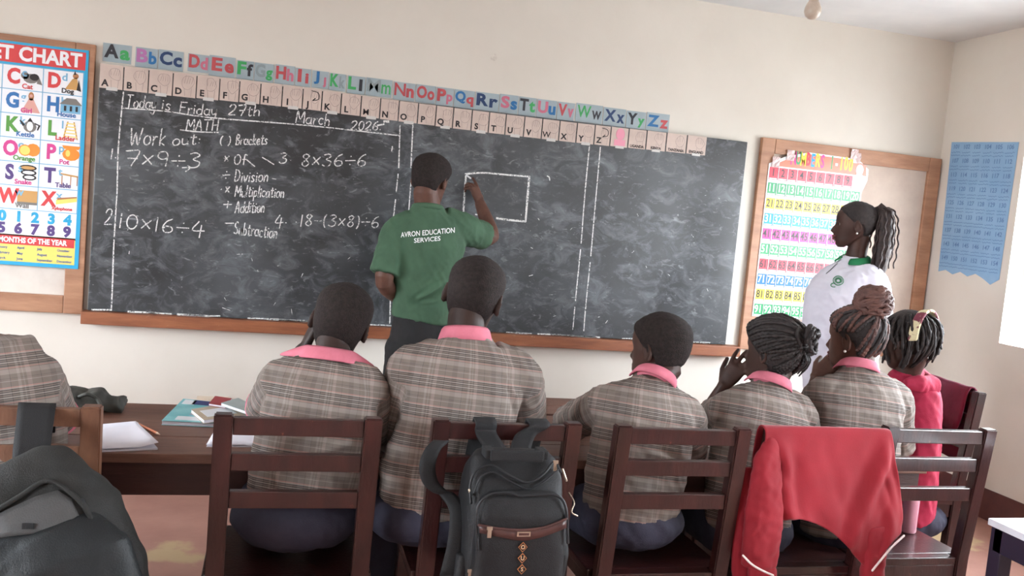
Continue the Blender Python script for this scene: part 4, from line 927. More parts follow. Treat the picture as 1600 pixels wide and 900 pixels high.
# ------------------------------------------------------------------ grey backpack at the left edge
GBAG = mat('charcoal_backpack_cloth', (36, 36, 34), .7, (28, 28, 27), 8, bump=.35, bscale=300); GPAN = mat('grey_backpack_panel', (72, 72, 72), .65, (62, 62, 62), 9, bump=.3, bscale=300); TEALP = mat('blue_black_pocket_cloth', (22, 25, 27), .5, (30, 35, 38), 7, bump=.3, bscale=300)
Y2 = 2.10
g = lambda x, y, Y=Y2: P(x, y, Y)
t = thing('backpack', 'bulky charcoal grey backpack hanging on the lighter chair at lower left', 'backpack', g(60, 905, 2.25))
bm = newbm()
loft(bm, [(g(62, 1010, 2.17), .20, .12), (g(62, 960, 2.17), .235, .14), (g(62, 880, 2.17), .225, .135), (g(66, 820, 2.18), .185, .12), (g(70, 770, 2.19), .155, .10), (g(75, 735, 2.20), .11, .075), (g(80, 712, 2.21), .06, .04), (g(80, 700, 2.22), .03, .02)], V((1, 0, 0)), 40, True, 0, 2.6)
body = adopt(t, fuse('main_body', bm, GBAG, .007, 5, None, lambda c, n: .010*noise.noise(c*9)+.004*noise.noise(c*26)))
bv = BVHTree.FromPolygons([v.co for v in body.data.vertices], [p.vertices for p in body.data.polygons])
def onbag(x, y, off=.004):
    d = ray(x, y).normalized(); h = bv.ray_cast(CAM, d); return (h[0] - d*off) if h[0] else g(x, y)
bm = newbm(); rows = []
for a_, b_ in (((-14, 808), (-16, 842)), ((20, 792), (18, 838)), ((55, 776), (52, 834)), ((90, 766), (88, 836)), ((112, 780), (108, 842)), ((126, 812), (122, 850)), ((136, 842), (132, 862))):
    rows.append([onbag(a_[0]+(b_[0]-a_[0])*k/5, a_[1]+(b_[1]-a_[1])*k/5) for k in range(6)])
grid_surface(bm, rows); o = obj('front_panel', bm, GPAN); solid(o, .003); adopt(t, o)
bm = newbm(); loft(bm, [(g(70, 1000, 2.06), .20, .05), (g(72, 930, 2.05), .205, .06), (g(66, 885, 2.06), .18, .055), (g(50, 860, 2.07), .145, .045), (g(36, 842, 2.09), .11, .03), (g(26, 834, 2.11), .07, .015)], V((1, 0, 0)), 36, True, 0, 2.3); adopt(t, fuse('front_pocket', bm, TEALP, .006, 5, None, lambda c, n: .006*noise.noise(c*12)))
sweep([onbag(x, y, .008) for x, y in ((-10, 800), (30, 776), (70, 752), (100, 762), (130, 790), (150, 826))], .006, GBAG, 'flap_edge', t)
sweep([onbag(x, y, .006) for x, y in ((128, 782), (140, 806), (152, 836), (160, 862))], .005, PIPE, 'zip_line', t)
c = onbag(44, 822, .008); bm = newbm(); box(bm, c.x-.012, c.x+.012, c.y-.003, c.y, c.z-.006, c.z+.007, .001); adopt(t, obj('small_tag', bm, TEALP))
MARP = mat('maroon_side_pocket', (66, 44, 48), .7); 
bm = newbm(); loft(bm, [(g(152, 850, 2.22), .04, .06), (g(150, 815, 2.22), .045, .07), (g(147, 785, 2.23), .035, .06), (g(146, 770, 2.24), .015, .03)]); adopt(t, fuse('side_pocket', bm, MARP, .006, 4))
cyl = c1.location.y+yl(.86)
bm = newbm(); rows = []
for (xl, xr_, yy, Y_) in ((18, 74, 735, 2.17), (20, 78, 705, 2.22), (24, 82, 672, 2.265), (27, 86, 650, cyl-.018), (28, 87, 647, cyl), (28, 87, 648, cyl+.02), (30, 86, 675, cyl+.03)):
    a_, b_ = P(xl, yy, Y_), P(xr_, yy, Y_); b_.z = a_.z = (a_.z+b_.z)/2
    if yy <= 650: a_.z = b_.z = .8825 if Y_ == cyl else .876
    rows.append([a_.lerp(b_, k/5) for k in range(6)])
grid_surface(bm, rows); o = obj('shoulder_strap', bm, STRAPM); solid(o, .006); adopt(t, o)

# ------------------------------------------------------------------ red jacket on the fifth chair
c5 = CHAIRS[5].location; jy = c5.y+yl(.86)
t = thing('tracksuit_jacket', 'red tracksuit jacket with white piping draped over a chair back', 'jacket', (c5.x, jy, .5))
def jfold(p): return .016*noise.noise(V((p.x*15+p.z*5, 2.1, p.z*4))) + .007*noise.noise(V((p.x*34+p.z*12, 5, p.z*9)))
cols = [[(1196, 672), (1192, 720), (1197, 770), (1222, 812)], [(1215, 670), (1218, 720), (1224, 770), (1238, 811)], [(1245, 668), (1246, 730), (1252, 780), (1262, 813)], [(1290, 668), (1292, 740), (1296, 795), (1300, 832)], [(1335, 669), (1338, 745), (1336, 810), (1330, 862)], [(1370, 670), (1374, 740), (1372, 815), (1356, 886)], [(1384, 671), (1390, 740), (1394, 806), (1384, 852)], [(1392, 673), (1400, 740), (1408, 798), (1405, 832)]]
m = 14; fr = jy-.026
gridp = []
for ci, c in enumerate(cols):
    pl = [P(x, y, fr-.03*(k/3)**1.2*(1.3 if ci in (1, 6) else .6)) for k, (x, y) in enumerate(c)]
    gridp.append(spline(pl, 6))
R_ = len(gridp[0]); rows = []
ztp = CH-.003
top = [g_[0] for g_ in gridp]
back = [V((p.x, jy+.030, ztp-.16)) for p in top], [V((p.x, jy+.026, ztp-.03)) for p in top], [V((p.x, jy+.012, ztp+.004)) for p in top], [V((p.x, jy-.010, ztp+.006)) for p in top]
for b_ in back: rows.append(spline(b_, 4))
for i in range(R_):
    r_ = spline([g_[i] for g_ in gridp], 4); w_ = min(1, i/6)
    rows.append([p+V((0, -abs(jfold(p))*w_*1.6-.004*w_, 0)) for p in r_])
bm = newbm(); grid_surface(bm, rows); o = obj('body_panel', bm, REDJ)
fA, fB, fC, fD = P(1388, 690, fr), P(1330, 850, fr-.03), P(1250, 700, fr), P(1290, 800, fr-.03)
for v in o.data.vertices:
    if v.co.y < jy-.02:
        for a_, b_, w_, h_ in ((fA, fB, .022, .028), (fC, fD, .03, .010), (P(1380, 760, fr), P(1345, 860, fr-.03), .014, .014), (P(1225, 690, fr), P(1232, 800, fr-.03), .016, .014)):
            ab = b_-a_; q_ = v.co-a_; q_.y = 0; ab.y = 0; tt = max(0, min(1, q_.dot(ab)/ab.length_squared)); dd = (q_-ab*tt).length; v.co.y -= h_*(math.exp(-(dd/w_)**2)-.35*math.exp(-((dd-1.7*w_)/w_)**2))*min(1, tt*4+.1)
solid(o, .004, 1); bp_ = adopt(t, o); bp_.data.polygons.foreach_set('use_smooth', [True]*len(bp_.data.polygons))
def sleeve(name, pix, flat_=.6):
    bm = newbm(); loft(bm, [(P(x, y, Y), r, r*flat_) for x, y, Y, r in pix], V((1, 0, 0)), 24, True)
    return adopt(t, fuse(name, bm, REDJ, .006, 3, None, lambda c, n: .009*noise.noise(V((c.x*22, c.y*10, c.z*7)))+.004*noise.noise(c*45)))
sleeve('sleeve', [(1211, 671, jy-.016, .010), (1207, 688, jy-.026, .026), (1202, 715, jy-.036, .042), (1197, 755, jy-.045, .054), (1192, 800, jy-.05, .062), (1190, 850, jy-.05, .062), (1186, 884, jy-.05, .058)])
sleeve('sleeve', [(1170, 730, jy-.0, .02), (1162, 780, jy-.0, .03), (1158, 840, jy, .034), (1157, 905, jy, .03)])
sleeve('lining_sleeve', [(1190, 880, jy-.05, .045), (1192, 920, jy-.05, .045), (1192, 960, jy-.05, .04)])
sleeve('sleeve', [(1370, 820, jy-.045, .03), (1366, 860, jy-.04, .04), (1362, 900, jy-.04, .042), (1360, 950, jy-.04, .038)])
sweep([P(1161, 868, jy-.095), P(1175, 882, jy-.1), P(1192, 892, jy-.1), P(1208, 899, jy-.085)], .0032, PIPING, 'cuff_piping', t)
e_ = [gridp[7][-1], gridp[6][-1], gridp[5][-1]]
sweep([p+V((0, -.022, -.002)) for p in e_], .0034, PIPING, 'hem_piping', t)

# maroon cloth over the sideways chair
c7 = CHAIRS[7]; M7 = Matrix.Translation(c7.location) @ Matrix.Rotation(rad(82), 4, 'Z')
t = thing('folded_cloth', 'maroon cloth hung over the back of the sideways chair', 'cloth', M7 @ V((0, -.04, .7)))
bm = newbm(); rows = []
for i, (y, z) in enumerate(((.0, .70), (-.018, .80), (-.020, .862), (-.030, .892), (-.052, .894), (-.075, .870), (-.074, .74), (-.066, .56))):
    rows.append([M7 @ V((-.15+.33*k/8, y+.008*noise.noise(V((k*.7, i*.5, 3))), z+.006*noise.noise(V((k*.6, i*.4, 9))))) for k in range(9)])
grid_surface(bm, rows); o = obj('draped_cloth', bm, MAROON); solid(o, .006, 1); adopt(t, o)
# pink bottle on the sixth chair
b0 = PZ(1418, 831, .4305)
t = thing('water_bottle', 'pink translucent bottle standing on the chair right of the red jacket', 'bottle', b0)
PINKB = mat('pink_bottle_plastic', (222, 160, 172), .25, (210, 140, 158), 12, spec=.6)
bm = newbm(); loft(bm, [(b0+V((0, 0, z)), r, r) for z, r in ((0, .024), (.006, .028), (.12, .028), (.135, .024), (.145, .014))], n=20); adopt(t, obj('bottle_body', bm, PINKB))
bm = newbm(); loft(bm, [(b0+V((0, 0, z)), r, r) for z, r in ((.146, .016), (.17, .016), (.173, .012))], n=16); adopt(t, obj('bottle_cap', bm, WHITE))
# ------------------------------------------------------------------ people
def G(x): return math.exp(-x*x)
HZ = [0, .008, .02, .035, .055, .075, .10, .115, .13, .15, .17, .188, .203, .214, .220, .222]
HW = [.024, .036, .047, .054, .060, .066, .071, .0725, .074, .0755, .074, .067, .053, .034, .016, .002]
HF = [.070, .080, .086, .087, .0865, .086, .087, .086, .089, .089, .083, .070, .050, .028, .012, .001]
HB = [.050, .035, .012, -.015, -.048, -.075, -.090, -.095, -.098, -.100, -.097, -.087, -.069, -.044, -.022, -.003]
def headpt(phi, z, off=0.0):
    w, f, b = np.interp(z, HZ, HW), np.interp(z, HZ, HF), np.interp(z, HZ, HB)
    yc = (f+b)/2 if z > .18 else .0+(f+b)/2*max(0, (z-.1)/.08 if z > .1 else 0) + (max(0, (.05-z)/.05)*.04)
    c, s = math.cos(phi), math.sin(phi)
    x = w*math.copysign(abs(s)**.9, s)
    y = yc+(f-yc)*math.copysign(abs(c)**.9, c) if c > 0 else yc+(yc-b)*c
    n = V((x, y-yc, (z-.13)*.8)); n.normalize()
    if c > 0:
        ax = abs(x)
        y += .021*G(x/.0115)*G((z-.086)/.021) + .010*G(x/.019)*G((z-.076)/.009)
        y += .010*G(x/.024)*(G((z-.053)/.007)+G((z-.040)/.007)) - .004*G(x/.022)*G((z-.0465)/.003)
        y -= .009*G((ax-.031)/.013)*G((z-.112)/.012); y += .003*G((ax-.03)/.02)*G((z-.128)/.006)
        y -= .004*G(x/.02)*G((z-.028)/.006)
    return V((x, y, z-.11)) + n*off
def headmesh(bm, M, off=None, n=56, lev=52):
    zs = [.222*(.5-.5*math.cos(math.pi*i/lev)) for i in range(lev+1)]
    rows = [[M @ headpt(2*math.pi*j/n, z, off(2*math.pi*j/n, z) if off else 0) for j in range(n)] for z in zs]
    vs = [[bm.verts.new(p) for p in r] for r in rows]
    for i in range(lev):
        for j in range(n):
            f = bm.faces.new((vs[i][j], vs[i][(j+1) % n], vs[i+1][(j+1) % n], vs[i+1][j])); f.smooth = True
    bm.faces.new(vs[0][::-1]); bm.faces.new(vs[-1])
def hairline(phi, raise_=0):
    a = abs((math.degrees(phi)+180) % 360-180)
    return float(np.interp(a, [0, 30, 55, 72, 88, 97, 108, 125, 150, 180], [.180, .176, .158, .138, .112, .100, .105, .062, .050, .046]))+raise_
def hair_off(th, raise_=0, nape=0):
    def f(phi, z):
        t = (z-hairline(phi, raise_)+nape*max(0, -math.cos(phi))**.5)/.012
        t = max(0, min(1, t*.5+.5)); t = t*t*(3-2*t)
        return -.006+(th+.006)*t
    return f
def ear(bm, M, s):
    c = V((s*.0745, -.012, -.008)); R = Matrix.Rotation(s*rad(22), 4, 'Z') @ Matrix.Rotation(rad(-10), 4, 'X')
    b = newbm(); 
    N = 18
    rows = []
    for r_, dx in ((1.0, -.004), (1.06, .002), (.98, .007), (.72, .003), (.35, .0005), (.02, .0005)):
        rows.append([M @ (c + (R @ V((s*(dx+.004), r_*.017*math.cos(2*math.pi*k/N)*(1-.15*math.sin(2*math.pi*k/N)), r_*.031*math.sin(2*math.pi*k/N))))) for k in range(N)])
    back = [M @ (c + (R @ V((-s*.006, .010*math.cos(2*math.pi*k/N), .018*math.sin(2*math.pi*k/N))))) for k in range(N)]
    rows = [back]+rows
    vs = [[b.verts.new(p) for p in r] for r in rows]
    for i in range(len(vs)-1):
        for k in range(N): b.faces.new((vs[i][k], vs[i][(k+1) % N], vs[i+1][(k+1) % N], vs[i+1][k]))
    b.faces.new(vs[0]); b.faces.new(vs[-1][::-1])
    bmesh.ops.recalc_face_normals(b, faces=b.faces); join(bm, b)
def hand(bm, W, d, n, thumb_s=1, curl=(35, 35, 38, 42), spread=5, s=1.0, thumb=(25, 20), first=None):
    """W wrist, d hand direction, n palm normal (fingers curl towards it); thumb on +-(d x n)."""
    d = d.normalized(); n = (n-d*n.dot(d)).normalized(); t = d.cross(n)*thumb_s
    L = .088*s
    loft(bm, [(W-d*.01*s, .024*s, .019*s), (W+d*.012*s, .028*s, .016*s), (W+d*.05*s, .037*s, .0145*s), (W+d*L, .039*s, .012*s), (W+d*(L+.006*s), .034*s, .009*s)], t, 16, True, 0, 2.6)
    for i, (ln, r) in enumerate(((.072, .0088), (.081, .0090), (.074, .0085), (.058, .0077))):
        o = (1.5-i)*.0195*s
        b = W+d*(L-.006*s-(.004*s if i in (0, 3) else 0)-(.006*s if i == 3 else 0))+t*o
        sp = rad(spread*(1.5-i)); dd = (d*math.cos(sp)+t*math.sin(sp)).normalized()
        pts = [b]; ang = 0; c = rad(curl[i])
        for k, seg in enumerate((.46, .30, .24)):
            ang += c*(.7 if k == 0 else 1.0)
            pts.append(pts[-1]+(dd*math.cos(ang)+n*math.sin(ang))*(ln*s*seg))
        tube(bm, [pts[0]-dd*.012*s]+pts, [r*s*1.05, r*s*1.05, r*s*1.02, r*s*.95, r*s*.82], 10)
    b = W+d*.022*s+t*.026*s
    a0, a1 = rad(thumb[0]), rad(thumb[1])
    d1 = (d*.72+t*.62+n*math.sin(a0)*.6).normalized(); d2 = (d1+n*math.sin(a1)*.8-t*.25).normalized()
    p1 = b+d1*.034*s; p2 = p1+d2*.027*s; p3 = p2+(d2+d*.3).normalized()*.022*s
    tube(bm, [b-d1*.012*s, b, p1, p2, p3], [.013*s, .0125*s, .0108*s, .0102*s, .0088*s], 10)
def limb(bm, pts, rs, n=16):
    """joint chain with gently swelling tapered segments"""
    P_, R_ = [], []
    for i in range(len(pts)-1):
        for k in range(6):
            u = k/6; P_.append(pts[i].lerp(pts[i+1], u)); R_.append(rs[i]+(rs[i+1]-rs[i])*u + .05*rs[i]*math.sin(math.pi*u))
    P_.append(pts[-1]); R_.append(rs[-1]); Q = [p.copy() for p in P_]
    for _ in range(2):
        for i in range(1, len(Q)-1): Q[i] = (Q[i-1]+2*Q[i]+Q[i+1])/4
    tube(bm, Q, R_, n)
def seg_d(p, a, b):
    ab = b-a; t = max(0, min(1, (p-a).dot(ab)/max(1e-9, ab.length_squared))); return (p-(a+ab*t)).length, t
def set_plaid(o, torso, side, arms):
    me = o.data; at = me.attributes.new('plaid', 'FLOAT_VECTOR', 'POINT'); a, b = torso
    ax = (b-a).normalized(); sd = (side-ax*side.dot(ax)).normalized(); fw = ax.cross(sd)
    buf = []
    for v in me.vertices:
        p = v.co; r = p-a; best = seg_d(p, a, b)[0]/.15; u = math.atan2(r.dot(sd), r.dot(-fw) if fw.y > 0 else r.dot(fw))*.13; w = r.dot(ax)
        # behind is 0
        u = .45*u+.55*r.dot(sd)
        q = (u, w, 0)
        for A, B, R in arms:
            dd, t = seg_d(p, A, B)
            out = (p-a).dot(sd)
            if dd/R < best and t > .08:
                best = dd/R; ab = (B-A); e = p-(A+ab*t); al = ab.normalized(); s2 = (sd-al*sd.dot(al)).normalized(); f2 = al.cross(s2)
                q = (math.atan2(e.dot(s2), e.dot(f2))*.06+.031, t*ab.length+.02, 0)
        buf += q
    at.data.foreach_set('vector', buf)
def wrinkle(amp=.004, seed=0, folds=()):
    def f(c, n):
        p = V((c.x*9+seed, c.y*9, c.z*5)); q = V((c.x*22+c.z*14, c.y*20, c.z*10+seed))
        h = amp*1.6*noise.noise(p) + amp*.9*(1-2*abs(noise.noise(q))) + amp*.35*noise.noise(c*60)
        for a, b, w, am in folds:
            dd, t = seg_d(c, a, b); h += 1.4*am*(G(dd/w)-.5*G((dd-1.6*w)/w))*math.sin(math.pi*min(1, max(.05, t)))
        return h
    return f
def collar_obj(name, C, ax, side, r, mt, par, open_=38, h=.026, flare=.022, tip=.02, th=.004, fall_=.022):
    ax = ax.normalized(); sd = (side-ax*side.dot(ax)).normalized(); fw = ax.cross(sd)
    if fw.y < 0 and abs(sd.y) < .7: fw = -fw
    rows = [[], [], [], []]; n = 30
    for k in range(n+1):
        a = rad(-180+open_+(360-2*open_)*k/n); e = abs(k/n-.5)*2
        dr = (-fw*math.cos(a)+sd*math.sin(a))
        fall = -fall_*e**2
        tp = tip*max(0, (e-.7)/.3)**1.5
        rows[0].append(C+dr*(r*.97)+ax*(fall-.012)); rows[1].append(C+dr*(r*1.0)+ax*(h+fall)); rows[2].append(C+dr*(r+.008)+ax*(h*.9+fall))
        rows[3].append(C+dr*(r+flare+tp)+ax*(-.010+fall*.9))
    bm = newbm(); grid_surface(bm, rows); o = obj(name, bm, mt); solid(o, th, 1)
    o.data.polygons.foreach_set('use_smooth', [True]*len(o.data.polygons)); o.parent = par; return o

def person(label, head, neck, torso, side, arms, skin, hair='short', shirt=PLAID, legs=None, legmat=NAVY, collar=PINK, folds=(), hscale=1.0, hair_th=.010, hair_raise=0, seed=0, ckw={}, neck_r=.052, amp=.0055, sleeve_r=.062, plaid=True, hairmat=None, torso_pw=2.3, standing=False, nape=.0, shname='shirt', legname='trousers'):
    hx, hy, hY, yaw, pitch, roll = head
    H = P(hx, hy, hY)
    MH = Matrix.Translation(H) @ Matrix.Rotation(rad(yaw), 4, 'Z') @ Matrix.Rotation(rad(-pitch), 4, 'X') @ Matrix.Rotation(rad(roll), 4, 'Y') @ Matrix.Scale(hscale, 4)
    NB = P(*neck)
    T_ = [(P(x, y, Y), rx, ry) for x, y, Y, rx, ry in torso]      # hem .. shoulder line
    base = T_[0][0]
    root = thing('person', label, 'person', (base.x, base.y, 0), 0, 'people in the classroom')
    # body
    bm = newbm(); headmesh(bm, MH)
    for s in (-1, 1): ear(bm, MH, s)
    low = MH @ V((0, -.028, -.065)); hi = MH @ V((0, -.022, -.015))
    loft(bm, [(NB-V((0, 0, .06)), neck_r*1.5, neck_r*1.15), (NB, neck_r*1.12, neck_r*1.05), (NB.lerp(low, .5), neck_r, neck_r), (low, neck_r*.98, neck_r*1.02), (hi, neck_r*.9, neck_r*1.0)], side, 24)
    loft(bm, [(c, rx*.8, ry*.75) for c, rx, ry in T_[:-1]] + [(T_[-1][0], T_[-1][1]*.8, T_[-1][2]*.7), (NB-V((0, 0, .03)), neck_r*1.3, neck_r)], side, 24)
    for A in arms:
        pts = [P(*p) for p in A['j']]; k = A.get('k', 1.0)
        limb(bm, [T_[-1][0].lerp(pts[0], .6)]+pts, [.045*k, .046*k, .038*k, .0255*k][:len(pts)+1])
        if 'hand' in A and len(pts) > 2:
            q = A['hand']; tgt = P(*q['to']); hand(bm, pts[2], tgt-pts[2], V(q['n']), q.get('s', 1), q.get('curl', (35, 35, 38, 42)), q.get('spread', 5), q.get('k', .92), q.get('thumb', (25, 20)))
    if legs:
        pel = P(*legs['p']); L_ = legs
        for s in (-1, 1):
            kn, an = legpts(pel, s, L_, side, standing)
            tube(bm, [pel.lerp(kn, .3), kn, an], [.05, .05, .035], 12)
            ball(bm, an+V((0, 0, -.02)), .03, .045, .03)
    body = fuse('body', bm, skin, .0042, 2); adopt(root, body)
    # hair
    hm = hairmat or HAIR
    bm = newbm(); headmesh(bm, MH, hair_off(hair_th, hair_raise, nape), 72, 64)
    ho = obj('hair', bm, hm, None, True)
    for v in ho.data.vertices: v.co += v.normal*(.0012*noise.noise(v.co*220))
    adopt(root, ho)
    # shirt
    bm = newbm()
    rings = list(T_) + [(NB-V((0, 0, .012)), neck_r*1.42, neck_r*1.28), (NB+V((0, 0, .012)), neck_r*1.16, neck_r*1.1)]
    loft(bm, rings, side, 40, True, 0, torso_pw)
    bones = []
    for A in arms:
        pts = [P(*p) for p in A['j']]; sr = A.get('sr', sleeve_r); end = pts[0].lerp(pts[1], A.get('sl', 1.0)); root_ = T_[-1][0].lerp(pts[0], .45)
        chain = [root_, pts[0], end]; rr = [sr*1.02, sr*1.06, sr*.92]
        if A.get('sl2'): chain.append(pts[1].lerp(pts[2], A['sl2'])); rr.append(sr*.8)
        Pp, Rr = [], []
        for i in range(len(chain)-1):
            for k in range(5): Pp.append(chain[i].lerp(chain[i+1], k/5)); Rr.append(rr[i]+(rr[i+1]-rr[i])*k/5)
        Pp.append(chain[-1]); Rr.append(rr[-1]); 
        Q = [p.copy() for p in Pp]
        for i in range(1, len(Q)-1): Q[i] = (Pp[i-1]+2*Pp[i]+Pp[i+1])/4
        loft(bm, [(p, r, r) for p, r in zip(Q, Rr)], V((0, 0, 1)) if abs((Q[-1]-Q[0]).normalized().z) < .7 else side, 20)
        # shoulder yoke
        yk = NB.lerp(pts[0], .25) + V((0, 0, -.02)); loft(bm, [(yk, .05, .042), (NB.lerp(pts[0], .6)+V((0, 0, -.012)), .058, .05), (pts[0], sr*1.02, sr*1.0)], V((0, 1, 0)), 16)
        bones.append((pts[0], end, sr*1.25))
        if A.get('sl2'): bones.append((end, chain[-1], sr*1.2))
    sh = fuse(shname, bm, shirt, .0065, 7, None, wrinkle(amp, seed, [(P(*a), P(*b), w, h) for a, b, w, h in folds])); adopt(root, sh)
    if plaid: set_plaid(sh, (T_[0][0], T_[-1][0]), side, bones)
    if collar:
        kw = dict(r=neck_r*1.2); kw.update(ckw); r_ = kw.pop('r'); tl_ = kw.pop('tilt', 0); sh_ = kw.pop('shift', 0)
        collar_obj('collar', NB+V((sh_, 0, .004+abs(sh_)*.1)), (low-NB).normalized()*.5+V((tl_, 0, .5)), side, r_, collar, sh, **kw)
    if legs:
        bm = newbm(); pel = P(*legs['p']); rx, ry, rz = legs.get('r', (.175, .135, .09)); ball(bm, pel, rx, ry, rz, 28)
        if standing: loft(bm, [(T_[0][0]+V((0, 0, .05)), T_[0][1]*.93, T_[0][2]*.93), (T_[0][0]+V((0, 0, -.08)), T_[0][1]*.98, T_[0][2]*1.02), (pel, rx, ry)], side, 28)
        for s in (-1, 1):
            kn, an = legpts(pel, s, legs, side, standing)
            hp = pel + side*(s*rx*.45)
            tube(bm, [hp, hp.lerp(kn, .5), kn, kn.lerp(an, .5), an+V((0, 0, .03))], [.088, .084, .068, .06, .052], 16)
        adopt(root, fuse(legname, bm, legmat, .009, 6, None, wrinkle(.004, seed+3)))
        for s in (-1, 1):
            kn, an = legpts(pel, s, legs, side, standing); fw = V((0, 0, 1)).cross(side); 
            bm = newbm(); loft(bm, [(an+V((0, 0, -.035))-fw*.06, .03, .03), (an+V((0, 0, -.03))-fw*.03, .036, .04), (an+V((0, 0, -.04))+fw*.05, .042, .032), (an+V((0, 0, -.05))+fw*.12, .040, .022), (an+V((0, 0, -.055))+fw*.16, .025, .014)], side, 16)
            adopt(root, obj('shoe', bm, SHOE, None, True))
    return root, MH, body, sh, ho
def legpts(pel, s, L, side, standing):
    fw = V((0, 0, 1)).cross(side)
    if standing: return V((pel.x, pel.y, .48))+side*(s*.09)+fw*.01, V((pel.x, pel.y, .085))+side*(s*.1)
    ln = L.get('len', .40); kn = pel+side*(s*.10)+fw*ln; kn.z = max(.50, pel.z+.0); kn.z = .515
    an = V((kn.x, kn.y-.02, .085)); return kn, an
SX = V((1, 0, 0))
def sv(deg): return V((math.cos(rad(deg)), math.sin(rad(deg)), 0))

# --- boy leaning on his left hand
r2, M2, b2_, s2_, h2_ = person('pupil in grey plaid shirt with wide pink collar, head propped on left hand', (533, 504, 2.64, -14, 8, 11), (521, 565, 2.58),
    [(480, 772, 2.50, .165, .105), (488, 715, 2.51, .160, .108), (500, 650, 2.54, .160, .112), (508, 610, 2.55, .155, .105), (514, 585, 2.56, .125, .082)], sv(-4),
    [dict(j=[(446, 593, 2.55), (414, 640, 2.74), (474, 548, 2.72)], sl=.95, hand=dict(to=(492, 508, 2.72), n=(.9, .1, .1), s=1, curl=(12, 14, 18, 24))),
     dict(j=[(572, 606, 2.55), (580, 684, 2.64), (545, 690, 2.86)], sl=1.0, hand=dict(to=(520, 690, 3.0), n=(0, 0, -1), s=-1))],
    SKIND, legs=dict(p=(462, 806, 2.49), r=(.178, .125, .088)), ckw=dict(tip=.055, h=.030, open_=84, flare=.030, r=.060, fall_=-.006, tilt=.12, shift=-.016), nape=.07, neck_r=.050, seed=1, hair_th=.008,
    folds=[((440, 690, 2.42), (555, 640, 2.43), .012, .008), ((450, 720, 2.42), (560, 690, 2.42), .012, .008), ((430, 640, 2.46), (520, 690, 2.43), .012, .007)])
# pink trim on the rolled sleeve
# --- tall boy in the middle
r3, M3, b3_, s3_, h3_ = person('tall pupil in loose grey plaid shirt seated in the middle before the black backpack', (741, 462, 2.62, -26, 4, 9), (727, 526, 2.58),
    [(692, 792, 2.50, .190, .125), (694, 740, 2.50, .188, .120), (712, 670, 2.51, .162, .118), (720, 610, 2.53, .176, .118), (724, 570, 2.55, .165, .10), (726, 548, 2.57, .12, .078)], sv(-3),
    [dict(j=[(638, 574, 2.55), (610, 676, 2.66), (636, 706, 2.86)], sl=1.0, sl2=.2, sr=.062, hand=dict(to=(660, 690, 3.0), n=(0, 0, -1), s=1)),
     dict(j=[(812, 590, 2.55), (822, 655, 2.66), (790, 672, 2.9)], sl=.95, sr=.068, hand=dict(to=(775, 672, 3.0), n=(0, 0, -1), s=-1))],
    SKIND, legs=dict(p=(668, 800, 2.50), r=(.180, .125, .09)), hscale=1.05, seed=2, neck_r=.056, nape=.08, ckw=dict(tip=.0, h=.032, flare=.018, open_=40, r=.062), hair_th=.005,
    folds=[((675, 575, 2.42), (640, 680, 2.42), .014, .012), ((800, 590, 2.43), (815, 650, 2.46), .012, .009), ((640, 690, 2.40), (640, 780, 2.39), .016, .009), ((760, 700, 2.4), (740, 790, 2.38), .016, .006)])
# --- boy looking left
r4, M4, b4_, s4_, h4_ = person('short-haired pupil in grey plaid shirt looking left with pink collar, between backpack and girls', (1030, 546, 2.62, 32, 4, 3), (1024, 592, 2.57),
    [(985, 826, 2.50, .150, .105), (990, 760, 2.51, .152, .108), (1003, 690, 2.54, .160, .11), (1012, 645, 2.55, .158, .105), (1018, 618, 2.565, .125, .085)], sv(4),
    [dict(j=[(952, 632, 2.58), (888, 664, 2.82), (935, 668, 3.0)], sl=1.0, sr=.064, hand=dict(to=(960, 664, 3.08), n=(0, 0, -1), s=1)),
     dict(j=[(1072, 648, 2.56), (1078, 712, 2.66), (1045, 690, 2.9)], sl=1.0, sr=.058, hand=dict(to=(1030, 680, 3.0), n=(0, 0, -1), s=-1))],
    SKIN, legs=dict(p=(985, 812, 2.50), r=(.170, .12, .088)), seed=5, nape=.025, ckw=dict(tip=.006, h=.026, flare=.016, open_=50, r=.057), hair_th=.010,
    folds=[((930, 660, 2.46), (1005, 640, 2.43), .012, .012), ((915, 690, 2.5), (985, 650, 2.44), .012, .010), ((1005, 700, 2.42), (1080, 740, 2.45), .012, .007)])
# --- girl with hand on cheek
r5, M5, b5_, s5_, h5_ = person('girl with black braids tied at the back, spread fingers of left hand on cheek', (1208, 550, 2.70, 28, 2, 4), (1204, 598, 2.66),
    [(1165, 820, 2.58, .150, .105), (1172, 760, 2.58, .150, .108), (1185, 690, 2.61, .158, .11), (1195, 645, 2.63, .158, .105), (1200, 622, 2.65, .125, .085)], sv(6),
    [dict(j=[(1137, 640, 2.64), (1098, 660, 2.86), (1131, 603, 2.80)], sl=.75, k=.85, sr=.06, hand=dict(to=(1160, 563, 2.77), n=(.75, .55, -.1), s=1, curl=(16, 14, 14, -8), spread=11, k=.92)),
     dict(j=[(1250, 648, 2.64), (1262, 715, 2.74), (1225, 690, 2.95)], sl=1.0, sr=.058, hand=dict(to=(1210, 680, 3.05), n=(0, 0, -1), s=-1))],
    SKIN, legs=dict(p=(1165, 826, 2.58), r=(.165, .12, .09)), legname='skirt_and_legs', seed=8, neck_r=.047, ckw=dict(tip=.010, h=.026, flare=.020, open_=40, r=.056), hair_th=.016, nape=.04, hair_raise=-.012, hairmat=BRAID)
